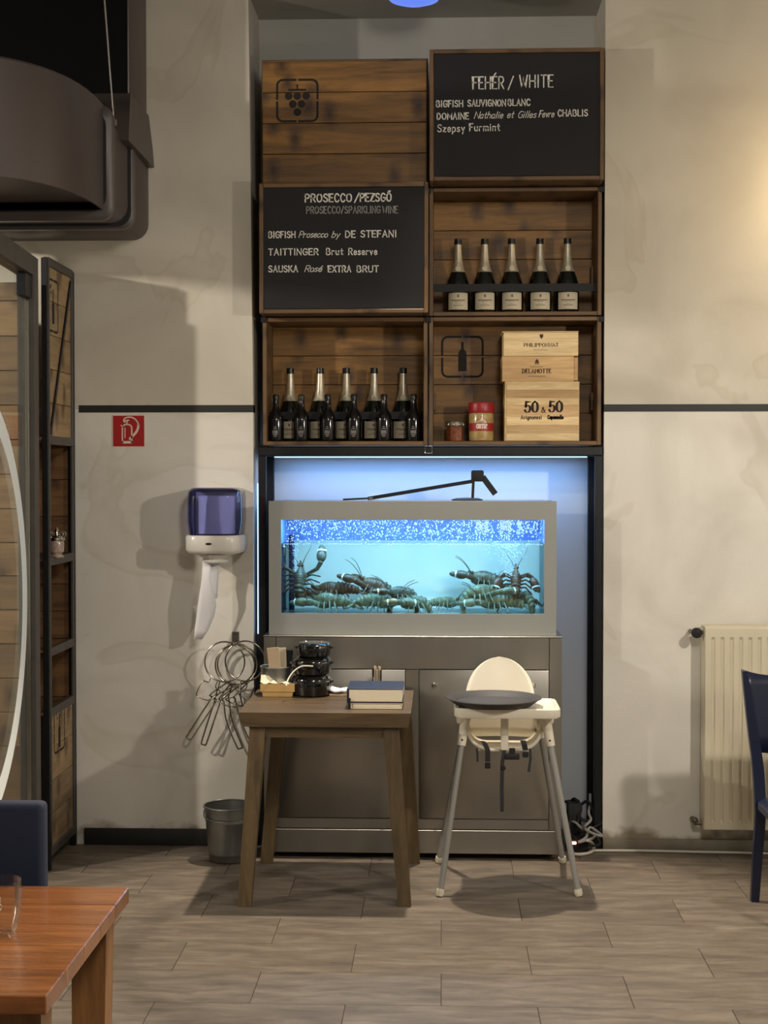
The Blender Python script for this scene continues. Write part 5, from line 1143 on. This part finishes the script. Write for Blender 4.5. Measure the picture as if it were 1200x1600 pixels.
# curved back board between the posts
cxm = fc.x + 0.215; zt1, zt0 = cpt(1163, 1047).z, cpt(1180, 1175).z
rows = []
for q in range(6):
    z = zt0 + (zt1 - zt0) * q / 5; hwid = cxm - (cpt(1182, 1175).x + (cpt(1161, 1047).x - cpt(1182, 1175).x) * q / 5)
    rows.append([Vector((cxm + hwid * (2 * k / 16 - 1), Yb + 0.05 * (1 - (2 * k / 16 - 1) ** 2) + 0.02 * q / 5, z - (0.03 * (1 - (2 * k / 16 - 1) ** 4) if q == 5 else 0) + (-0.02 * (1 - (2 * k / 16 - 1) ** 2) if q == 0 else 0))) for k in range(17)])
b = B(); b.loft(rows, cap=False, closed=False); o = b.done('back_board', 'navy_paint', ch, sharp=60); md = o.modifiers.new('t', 'SOLIDIFY'); md.thickness = 0.014; md.offset = 0
zs = cpt(1190, 1252).z
b = B(); b.loft([rrect(cxm - .20, cxm + .20, Yb - .40, Yb + .01, .06, zs - .03), rrect(cxm - .215, cxm + .215, Yb - .41, Yb + .015, .07, zs - .02), rrect(cxm - .215, cxm + .215, Yb - .41, Yb + .015, .07, zs + .005), rrect(cxm - .19, cxm + .19, Yb - .39, Yb, .06, zs + .02)]); b.done('seat', 'navy_paint', ch, sharp=40)
for s in (-1, 1):
    b = B(); b.tube([(cxm + s * .20, Yb - .39, 0), (cxm + s * .18, Yb - .36, zs - .03)], [0.014, 0.020], 10); b.done('leg', 'navy_paint', ch)
b = B(); b.box(cxm - .17, cxm + .17, Yb - .37, Yb - .35, zs - .07, zs - .03, .003, 1); b.done('seat_rail', 'navy_paint', ch)

# ------------------------------------------------------------------ cables and power strip beside the cabinet
def cable(name, pts, r, m, label, n=5):
    b = B(); b.tube(catmull(pts, n), r, 7); return one(b.done(name, m), label, 'cable')
cable('cable', [PZ(927, 1329, .008), PZ(960, 1329, .007), PZ(1010, 1329.5, .007), PZ(1080, 1331, .007), PZ(1140, 1332, .007), PZ(1215, 1334, .007), PZ(1300, 1336, .007)], 0.0058, 'cable_white', 'white cable running along the floor below the right wall')
cable('cable', [P(892, 1283, 6.58), P(900, 1286, 6.55), P(911, 1296, 6.50), P(915, 1290, 6.47), P(923, 1281, 6.50), P(920, 1270, 6.56), P(922, 1255, 6.60), P(922, 1240, 6.62)], 0.006, 'cable_grey', 'grey cable looping up the back of the niche')
cable('cable', [P(915, 1296, 6.45), P(928, 1303, 6.42), P(940, 1306, 6.41), P(934, 1300, 6.45), P(921, 1293, 6.48), P(916, 1308, 6.44), P(904, 1316, 6.42), P(925, 1310, 6.44), P(930, 1304, 6.45)], 0.006, 'cable_grey', 'grey cable knotted in front of the steel post')
cable('cable', [P(918, 1313, 6.40), PZ(926, 1318, .035), PZ(928, 1326, .012), PZ(922, 1332, .008), PZ(908, 1335, .008), PZ(897, 1334.5, .008)], 0.0068, 'cable_white', 'white cable curling over the floor in front of the power strip')
cable('cable', [P(890, 1258, 6.66), P(897, 1248, 6.62), P(908, 1262, 6.58), P(902, 1290, 6.55), P(914, 1302, 6.52), P(924, 1288, 6.58), P(930, 1262, 6.62), P(936, 1278, 6.58), P(938, 1300, 6.50)], 0.0065, 'rubber', 'black cable tangled behind the grey cables')
cable('cable', [P(884, 1252, 6.70), P(900, 1262, 6.62), P(918, 1252, 6.60), P(928, 1275, 6.56), P(912, 1282, 6.55), P(896, 1270, 6.58), P(890, 1300, 6.52), P(910, 1318, 6.46)], 0.007, 'rubber', 'thick black cable bunched above the power strip')
cable('cable', [P(936, 1240, 6.60), P(930, 1268, 6.57), P(940, 1285, 6.53), P(926, 1296, 6.50), P(937, 1318, 6.45), P(922, 1322, 6.42)], 0.006, 'rubber', 'black cable hanging down along the right steel post')
ps = PZ(903, 1327); ps = Vector((PX(902, 6.50), 6.50, 0))
t = thing('power_strip', 'black power strip with a glowing red switch beside the cabinet', 'power strip', ps)
b = B(); b.box(ps.x - 0.045, ps.x + 0.05, 6.46, 6.56, 0.0, 0.055, 0.008, 2); b.box(ps.x - 0.03, ps.x + 0.03, 6.57, 6.66, 0.0, 0.19, 0.006, 2); b.done('housing', 'black_matt', t)
c = P(897, 1305, 6.455); b = B(); b.box(c.x - 0.010, c.x + 0.010, 6.452, 6.461, 0.036, 0.048, 0.003, 1); b.done('switch', 'switch_red', t)

# ------------------------------------------------------------------ left: plank wall, shelf unit, glass door
XF = PX(118, YW); YS0 = 6.06; YPL = 6.00
pw = struct(B().done('wall_planks', 'black_matt')) if False else None
b = B(); b.box(-3.2, XF - 0.035, YPL + 0.014, YPL + 0.04, 0, 2.45); pw = struct(b.done('wall_planks', 'steel_black', sharp=0))
p_edges = [PZv(y, YPL, 20) for y in (416, 470, 525, 579, 633, 687, 751 - 10, 795, 848, 900, 953, 1006, 1060, 1113, 1166, 1220, 1273)]
p_edges = [2.45] + [z for z in p_edges if 0.40 < z < 2.43] + [0.27, 0.13, 0.005]
for z1, z0 in zip(p_edges, p_edges[1:]):
    b = B(); b.box(-3.2, XF - 0.037, YPL, YPL + 0.013, z0 + 0.0015, z1 - 0.0015, 0.0015, 1); b.done('plank', 'panel_wood_x', pw)
su = thing('shelf_unit', 'black steel framed shelf tower with wood panels beside the glass door', 'shelf', (XF - 0.12, 6.28, 0))
zt_s = PZv(426, YW, 115); t_ = 0.026
zz = dict(top=zt_s, p0=PZv(692, YW, 118), sh=PZv(869, YW, 118), b0=PZv(1001, YW, 118), c1=PZv(1008, YW, 118), c0=PZv(1088, YW, 118))
Y0, Y1, XBK = YS0, YW - 0.004, XF - 0.24
for y in (Y0 + 0.002, Y1 - t_):
    for x in (XF - t_, XBK):
        b = B(); b.box(x, x + t_, y, y + t_, 0.0, zz['top'], 0.002, 1); b.done('post', 'steel_black', su)
for z in (zz['top'] - t_, zz['p0'] - 0.012, zz['sh'] - 0.014, zz['b0'] - 0.016, zz['c0'] - 0.02, 0.06):
    b = B(); b.box(XF - t_ + 0.002, XF + 0.001, Y0 + t_ + 0.002, Y1 - t_, z - 0.004, z + t_ + 0.006, 0.002, 1); b.done('rail', 'steel_grey', su)
b = B(); b.box(XBK + t_, XF - t_, Y0 + 0.004, Y1 - 0.004, zz['sh'] + 0.012 - 0.010, zz['sh'] + 0.012, 0.002, 1); b.done('shelf', 'steel_grey', su)
b = B(); b.box(XBK + t_, XF - t_, Y0 + 0.004, Y1 - 0.004, zz['b0'] + 0.010 - 0.012, zz['b0'] + 0.010, 0.002, 1); b.done('shelf', 'panel_dark_y', su)
b = B(); b.box(XBK + t_, XF - t_, Y0 + 0.004, Y1 - 0.004, zz['p0'] + 0.002, zz['p0'] + 0.014, 0.002, 1); b.done('shelf', 'panel_dark_y', su)
b = B(); b.box(XBK + t_, XF - t_, Y0 + 0.004, Y1 - 0.004, zz['c0'] - 0.014, zz['c0'] - 0.002, 0.002, 1); b.done('shelf', 'panel_dark_y', su)
for y in (Y0 + t_ + 0.003, Y1 - t_ - 0.018):
    b = B(); b.box(XF - 0.012, XF, y, y + 0.016, zz['p0'] + 0.012, zz['top'] - t_, 0.002, 1); b.done('stile', 'steel_grey', su)
    b = B(); b.box(XF - 0.012, XF, y, y + 0.016, 0.09, zz['p0'] - 0.016, 0.002, 1); b.done('stile', 'steel_grey', su)
# back planks of the open bays
def vplanks(x, z0, z1, step, m, th=0.012):
    n = max(1, round((z1 - z0) / step)); h_ = (z1 - z0) / n
    for k in range(n):
        b = B(); b.box(x, x + th, Y0 + t_ + 0.004, Y1 - t_ - 0.002, z0 + k * h_ + 0.0012, z0 + (k + 1) * h_ - 0.0012, 0.0015, 1); b.done('plank', m, su)
vplanks(XBK, zz['sh'] + 0.014, zz['p0'], 0.15, 'panel_dark_y'); vplanks(XBK, zz['b0'] + 0.012, zz['sh'], 0.15, 'panel_dark_y'); vplanks(XBK, zz['c0'], zz['c1'], 0.15, 'panel_dark_y')
vplanks(XF - t_ + 0.006, zz['p0'] + 0.016, zz['top'] - t_ - 0.002, 0.148, 'panel_wood_y'); vplanks(XF - t_ + 0.006, 0.09, zz['c0'] - 0.022, 0.148, 'panel_wood_y')
# end planks against the wall, seen through the open bays
for z0_, z1_ in ((zz['sh'] + 0.014, zz['p0']), (zz['b0'] + 0.012, zz['sh'] - 0.002), (zz['c0'], zz['c1'] - 0.02)):
    n_ = max(1, round((z1_ - z0_) / 0.145)); h_ = (z1_ - z0_) / n_
    for k in range(n_):
        b = B(); b.box(XBK + t_ + 0.001, XF - t_ - 0.001, Y1 - 0.016, Y1 - 0.004, z0_ + k * h_ + 0.0012, z0_ + (k + 1) * h_ - 0.0012, 0.0015, 1); b.done('plank', 'panel_dark_x', su)
# diagonal brace over the upper panel
p0 = Vector((XF - 0.004, Y0 + 0.06, zz['p0'] + 0.03)); p1 = Vector((XF - 0.004, Y1 - 0.05, zz['top'] - 0.05)); d = (p1 - p0).normalized(); n_ = Vector((0, -d.z, d.y)) * 0.010; xx = Vector((0.003, 0, 0))
b = B(); b.hexa([p0 - n_ - xx, p1 - n_ - xx, p1 + n_ - xx, p0 + n_ - xx], [p0 - n_ + xx, p1 - n_ + xx, p1 + n_ + xx, p0 + n_ + xx]); b.done('brace', 'steel_black', su, sharp=0)
def side_icon(yc, zc_, w, hgt, kind):
    fn = lambda u, v: Vector((XF - t_ + 0.0186, yc + u, zc_ + v)); b = B(); icon_frame(b, w, hgt, w * .14, 0.010, fn, 0.004)
    if kind == 'bottle':
        poly(b, [(-.018, -.075), (.018, -.075), (.018, .01), (-.018, .01)], fn); poly(b, [(-.006, .02), (.006, .02), (.006, .07), (-.006, .07)], fn)
        poly(b, [(-.014, .008), (.014, .008), (.004, .024), (-.004, .024)], fn)
    for gy, gz in (((-.032, .055), (-.045, .075), (-.032, .085)) if kind == 'bottle' else ()): disc(b, gy, gz, .007, fn, 10)
    b.done('bottle_stencil', 'stencil_black', su, sharp=0, fix=False)
side_icon(Y0 + 0.125, PZv(478, 6.18, 88), 0.155, 0.215, 'bottle'); side_icon(Y0 + 0.19, PZv(1140, 6.25, 95), 0.17, 0.18, 'bottle')
# small ornate glass jar on the shelf
gj = Vector((XF - 0.10, PZ(0, 0).y * 0 + 6.17, zz['sh'] + 0.0125)); gj.x = PX(88, 6.17)
t = thing('glass_jar', 'small glass jar with ornate silver lid on the shelf tower', 'jar', gj)
b = B(); b.lathe([(0.020, 0), (0.028, 0.003), (0.030, 0.010), (0.020, 0.016), (0.030, 0.026), (0.032, 0.06), (0.028, 0.075)], gj, 20); b.done('body', 'jar_rose', t)
b = B(); b.lathe([(0.034, 0.073), (0.036, 0.078), (0.034, 0.084), (0.020, 0.092), (0.008, 0.096), (0.006, 0.108), (0.010, 0.114), (0.004, 0.128)], gj, 20); b.done('lid', 'chrome', t)
for k in range(6):
    a_ = 2 * PI * k / 6; q = gj + Vector((0.028 * math.cos(a_), 0.028 * math.sin(a_), 0.085)); b = B(); b.tube(catmull([q, q + Vector((0.012 * math.cos(a_), 0.012 * math.sin(a_), 0.014)), q + Vector((0.004 * math.cos(a_), 0.004 * math.sin(a_), 0.026)), q + Vector((-0.006 * math.cos(a_), -0.006 * math.sin(a_), 0.018))], 3), 0.0022, 6); b.done('scroll', 'chrome', t)
b = B(); b.lathe([(0.030, 0), (0.031, 0.004), (0.022, 0.008)], gj, 20); b.done('foot', 'chrome', t)

# glass door: frame on a slightly turned plane
D1 = Vector((PX(51, 5.75), 5.75, 0)); dirv = Vector((0.0674, -1, 0)).normalized(); nrm = Vector((-dirv.y, dirv.x, 0)); nrm = Vector((1, 0.0674, 0)).normalized()
ZD = PZv(403, 5.75, 51); DL = 1.75
gd = thing('glass_door', 'dark metal framed glass door with a large white ring decal', 'door', D1)
def dbar(u0, u1, z0, z1, w0, w1, name, m, par=gd):
    b = B(); P0 = D1 + dirv * u0; P1 = D1 + dirv * u1
    b.hexa([Vector((*(P0 + nrm * w0).xy, z0)), Vector((*(P1 + nrm * w0).xy, z0)), Vector((*(P1 + nrm * w1).xy, z0)), Vector((*(P0 + nrm * w1).xy, z0))], [Vector((*(P0 + nrm * w0).xy, z1)), Vector((*(P1 + nrm * w0).xy, z1)), Vector((*(P1 + nrm * w1).xy, z1)), Vector((*(P0 + nrm * w1).xy, z1))])
    return b.done(name, m, par, sharp=0)
dbar(-0.03, 0.055, 0, ZD, -0.045, 0.02, 'frame_post', 'steel_grey'); dbar(DL, DL + 0.06, 0, ZD, -0.045, 0.02, 'frame_post', 'steel_grey')
dbar(0.055, DL, ZD - 0.075, ZD, -0.045, 0.02, 'top_rail', 'steel_grey'); dbar(0.055, DL, 0, 0.08, -0.045, 0.02, 'bottom_rail', 'steel_grey')
dbar(0.060, 0.066, 0.082, ZD - 0.077, -0.014, 0.002, 'edge_strip', 'chrome')
pane = dbar(0.067, DL - 0.004, 0.083, ZD - 0.077, -0.010, -0.002, 'glass_pane', 'glass')
dbar(0.050, 0.17, ZD - 0.165, ZD - 0.08, -0.022, 0.012, 'hinge_clamp', 'steel_black')
RC = PZv(941, 5.3, 0); 
b = B(); NR = 96; Rr = 0.77; wr = 0.085; uc = 0.115 + Rr + 0.0; zc0 = RC
pts_ = []
L1 = []; L2 = []
for k in range(NR + 1):
    a_ = 2 * PI * k / NR
    for rr, LL in ((Rr, L1), (Rr - wr, L2)):
        uu = uc - rr * math.cos(a_); q = D1 + dirv * uu + nrm * 0.0005; LL.append(b.bm.verts.new((q.x, q.y, zc0 + rr * math.sin(a_))))
for k in range(NR): b.bm.faces.new((L1[k], L1[k + 1], L2[k + 1], L2[k]))
b.done('ring_decal', 'decal_white', pane, sharp=0)

# ------------------------------------------------------------------ extractor hood, upper left
hx0, hx1 = -2.36, PX(238, YW); hz0, hz1 = PZv(380, YW, 220), 3.11; hy0 = 5.756
hood = thing('extractor_hood', 'big dark painted ventilation duct with rounded front hung by the ceiling', 'hood', ((hx0 + hx1) / 2, 6.1, hz0))
def xzrect(x0, x1, z0, z1, r, y, n=5):
    p = []
    for cx, cz, s in ((x1 - r, z0 + r, -PI / 2), (x1 - r, z1 - r, 0), (x0 + r, z1 - r, PI / 2), (x0 + r, z0 + r, PI)):
        for k in range(n + 1):
            a_ = s + PI / 2 * k / n; p.append(Vector((cx + r * math.cos(a_), y, cz + r * math.sin(a_))))
    return p
b = B(); b.loft([xzrect(hx0 + .02, hx1 - .02, hz0 + .02, hz1 - .02, .07, hy0 + .02), xzrect(hx0 + .02, hx1 - .02, hz0 + .02, hz1 - .02, .07, 6.14), xzrect(hx0, hx1 - 0.004, hz0 + .004, hz1, .07, 6.16), xzrect(hx0 + .01, hx1 - .012, hz0 + .012, hz1, .07, YW - 0.004)]); b.done('duct_body', 'duct_paint', hood, sharp=50)
for y in (hy0, 6.14):
    b = B(); zf = hz0 - (0.03 if y < 6 else 0.0); b.loft([xzrect(hx0 + .008, hx1 - .008, zf + .008, hz1 - .008, .05, y), xzrect(hx0, hx1, zf, hz1, .055, y + .006), xzrect(hx0, hx1, zf, hz1, .055, y + .04), xzrect(hx0 + .012, hx1 - .012, zf + .012, hz1 - .012, .05, y + .055)]); b.done('flange', 'duct_paint', hood, sharp=50)
    gi, g0, g1 = (.026, y - .004, y + .002) if y < 6 else (.010, y - .022, y + .002)
    b = B(); b.loft([xzrect(hx0 + gi, hx1 - gi, hz0 + (.004 if y < 6 else gi), hz1 - gi, .06, g0), xzrect(hx0 + gi, hx1 - gi, hz0 + (.004 if y < 6 else gi), hz1 - gi, .06, g1)]); b.done('gasket', 'rubber', hood, sharp=50)
# rounded drum front
dxr = PX(162, hy0, 240); dz0_ = PZv(328, hy0, 160); dz1_ = 3.115; aa = 0.52; bb = 0.74; dcx = dxr - aa
def dring(z, k_=1.0):
    p = []
    for k in range(33):
        a_ = PI * k / 32; c_, s_2 = math.cos(a_), math.sin(a_)
        p.append(Vector((dcx + aa * k_ * math.copysign(abs(c_) ** .8, c_), hy0 - 0.008 - bb * k_ * abs(s_2) ** .8, z)))
    return p
b = B(); b.loft([dring(dz0_ + 0.03, .97), dring(dz0_, .985), dring(dz0_, 1.0), dring(dz1_ - .01, 1.0), dring(dz1_, .985)]); b.done('drum_front', 'duct_paint', hood, sharp=40)
rxr = PX(232, YW); ryf = 6.147
b = B(); b.box(-2.30, rxr, ryf + 0.008, YW - 0.004, 3.02, ZC - 0.002, 0.01, 2); b.done('riser', 'duct_paint', hood)
b = B(); b.box(-2.30, rxr - 0.008, ryf, ryf + 0.007, 3.02, ZC - 0.004); b.done('riser_front', 'duct_black', hood, sharp=0)  # separate sheet, blacker than the riser behind it
b = B(); b.loft([[Vector(p) for p in ((-2.40, 5.98, 3.02), (PX(243, YW), 5.98, 3.02), (PX(243, YW), YW - .004, 3.02), (-2.40, YW - .004, 3.02))], [Vector(p) for p in ((-2.38, 6.02, 3.10), (PX(241, YW), 6.02, 3.10), (PX(241, YW), YW - .004, 3.10), (-2.38, YW - .004, 3.10))], [Vector(p) for p in ((-2.31, ryf - .012, 3.25), (rxr + .008, ryf - .012, 3.25), (rxr + .008, YW - .004, 3.25), (-2.31, YW - .004, 3.25))]]); b.done('collar', 'duct_paint', hood, sharp=60)
b = B(); q0 = P(178, 192, 5.79); q1 = P(163, -3, 5.79); dq = (q1 - q0) / (q1.z - q0.z); b.tube([q0, q0 + dq * (ZC - q0.z)], 0.0038, 8); b.done('hanger_rod', 'chrome', hood)
b = B(); b.lathe([(0.012, -0.012), (0.012, 0.012)], q0, 6); b.done('hanger_nut', 'brass_dirty', hood)

# ------------------------------------------------------------------ foreground dining table, glass, bench
ZQ = 0.75
ctr = PZ(72, 1556, ZQ); yb2 = PZ(30, 1384, ZQ).y
dt = thing('dining_table', 'glossy reddish brown wooden dining table at the lower left', 'table', (ctr.x - 0.45, (ctr.y + yb2) / 2, 0))
n = 5
for k in range(n):
    y0 = ctr.y + (yb2 - ctr.y) * k / n; y1 = ctr.y + (yb2 - ctr.y) * (k + 1) / n - 0.0005
    b = B(); b.box(ctr.x - 0.95, ctr.x, y0, y1, ZQ - 0.034, ZQ, 0.002, 1); b.done('top_plank', 'dining_wood', dt)
lx = PX(112, yb2 - 0.12, 1560); 
for x in (lx, ctr.x - 0.90):
    for y in (yb2 - 0.12, ctr.y + 0.05):
        b = B(); x_ = min(x, ctr.x - 0.085); s2 = 0.0
        b.hexa([(x_, y, 0), (x_ + .06, y, 0), (x_ + .06, y + .06, 0), (x_, y + .06, 0)], [(x_, y, ZQ - .034), (x_ + .075, y, ZQ - .034), (x_ + .075, y + .075, ZQ - .034), (x_, y + .075, ZQ - .034)]); b.done('leg', 'dining_wood_z', dt, sharp=0)
b = B(); b.box(ctr.x - .88, ctr.x - .10, yb2 - .09, yb2 - .065, ZQ - .11, ZQ - .035); b.done('apron', 'dining_wood', dt, sharp=0)
gl = PZ(2, 1460, ZQ); t = thing('tumbler', 'clear glass tumbler with white print on the dining table', 'glass', gl)
kg = gl.y / FPX
b = B(); b.lathe([(0.022, 0), (0.027, 0.002), (0.032, 0.012), (0.0385, 0.045), (0.0405, 0.075), (0.0385, 0.108), (0.0375, 0.108), (0.0393, 0.075), (0.0373, 0.045), (0.030, 0.016), (0.004, 0.012)], gl, 32, cap=False); b.done('body', 'tumbler_glass', t)
b = B()
fg = lambda u, v: gl + Vector((0.0408 * math.sin(u), -0.0408 * math.cos(u), v))
for (uc_, vc_) in ((0.12, .080), (0.16, .066)):
    ribbon(b, [(uc_ + 0.16 * math.cos(2 * PI * k / 14), vc_ + 0.007 * math.sin(2 * PI * k / 14)) for k in range(14)], 0.003, lambda u, v: fg(u, v), closed=True)
b.done('white_print', 'decal_white', t, sharp=0, fix=False)
yv = yb2 + 0.12; bx1 = PX(67, yv, 1300); bx0 = bx1 - 0.46; bnz = PZv(1256, yv, 30)
t = thing('upholstered_chair', 'navy blue upholstered chair tucked under the far side of the dining table', 'chair', ((bx0 + bx1) / 2, yv - 0.2, 0))
b = B(); b.box(bx0, bx1, yv, yv + 0.055, 0.44, bnz, 0.015, 3); b.done('backrest', 'navy_cloth', t)
b = B(); b.box(bx0 + .005, bx1 - .005, yv - 0.42, yv - 0.002, 0.40, 0.47, 0.025, 3); b.done('seat', 'navy_cloth', t)
b = B(); b.box(bx0 + .02, bx1 - .02, yv - 0.40, yv + 0.03, 0.345, 0.40, 0.004, 1); b.done('seat_frame', 'navy_paint', t)
for x in (bx0 + .03, bx1 - .07):
    for y in (yv - 0.39, yv - 0.01):
        b = B(); b.hexa([(x + .006, y + .006, 0), (x + .034, y + .006, 0), (x + .034, y + .034, 0), (x + .006, y + .034, 0)], [(x, y, .345), (x + .04, y, .345), (x + .04, y + .04, .345), (x, y + .04, .345)]); b.done('leg', 'navy_paint', t, sharp=0)

# ------------------------------------------------------------------ lamps
t = thing('pendant_lamp', 'blue glass dome lamp at the top of the niche', 'lamp', LAMP_N + Vector((0, 0, 0.02)))
b = B(); c = Vector((PX(647, LAMP_N.y, 5), LAMP_N.y, PZv(7, LAMP_N.y, 647))); b.lathe([(0.012, -0.0), (0.060, 0.006), (0.105, 0.022), (0.135, 0.06), (0.140, 0.10), (0.05, 0.16), (0.02, 0.18)], c, 32); b.done('glass_dome', 'lamp_blue', t)
b = B(); b.tube([c + Vector((0, 0, 0.17)), Vector((c.x, c.y, ZC - 0.01))], 0.006, 8); b.done('stem', 'steel_black', t)
def pendant(pos, label, cat='lamp'):
    t = thing('pendant_lamp', label, cat, pos)
    b = B(); b.lathe([(0.17, 0.03), (0.165, 0.07), (0.10, 0.16), (0.03, 0.20), (0.028, 0.20), (0.095, 0.155), (0.16, 0.068), (0.165, 0.03)], pos, 28, cap=False); b.done('shade', 'lamp_shade', t)
    b = B(); b.tube([pos + Vector((0, 0, 0.2)), Vector((pos.x, pos.y, ZC - 0.01))], 0.004, 6); b.done('cord', 'black_matt', t)
    b = B(); b.sphere(pos + Vector((0, 0, 0.10)), 0.032, 12, 8); b.done('bulb', 'lamp_bulb', t)
pendant(LAMP_A, 'pendant lamp over the room to the right'); pendant(LAMP_B, 'pendant lamp over the room to the left'); pendant(FILL_D, 'pendant lamp added unseen as frontal fill over the middle of the room')
t = thing('wall_lamp', 'warm wall lamp beside the right edge of the view', 'lamp', (LAMP_C.x, YW, LAMP_C.z))
b = B(); b.box(LAMP_C.x - .04, LAMP_C.x + .04, YW - .02, YW - .001, LAMP_C.z - .08, LAMP_C.z + .08, .004, 1); b.done('back_plate', 'steel_black', t)
b = B(); b.tube([(LAMP_C.x, YW - .02, LAMP_C.z), (LAMP_C.x, LAMP_C.y, LAMP_C.z - .06), (LAMP_C.x, LAMP_C.y, LAMP_C.z - .05)], 0.008, 8); b.done('arm', 'steel_black', t)
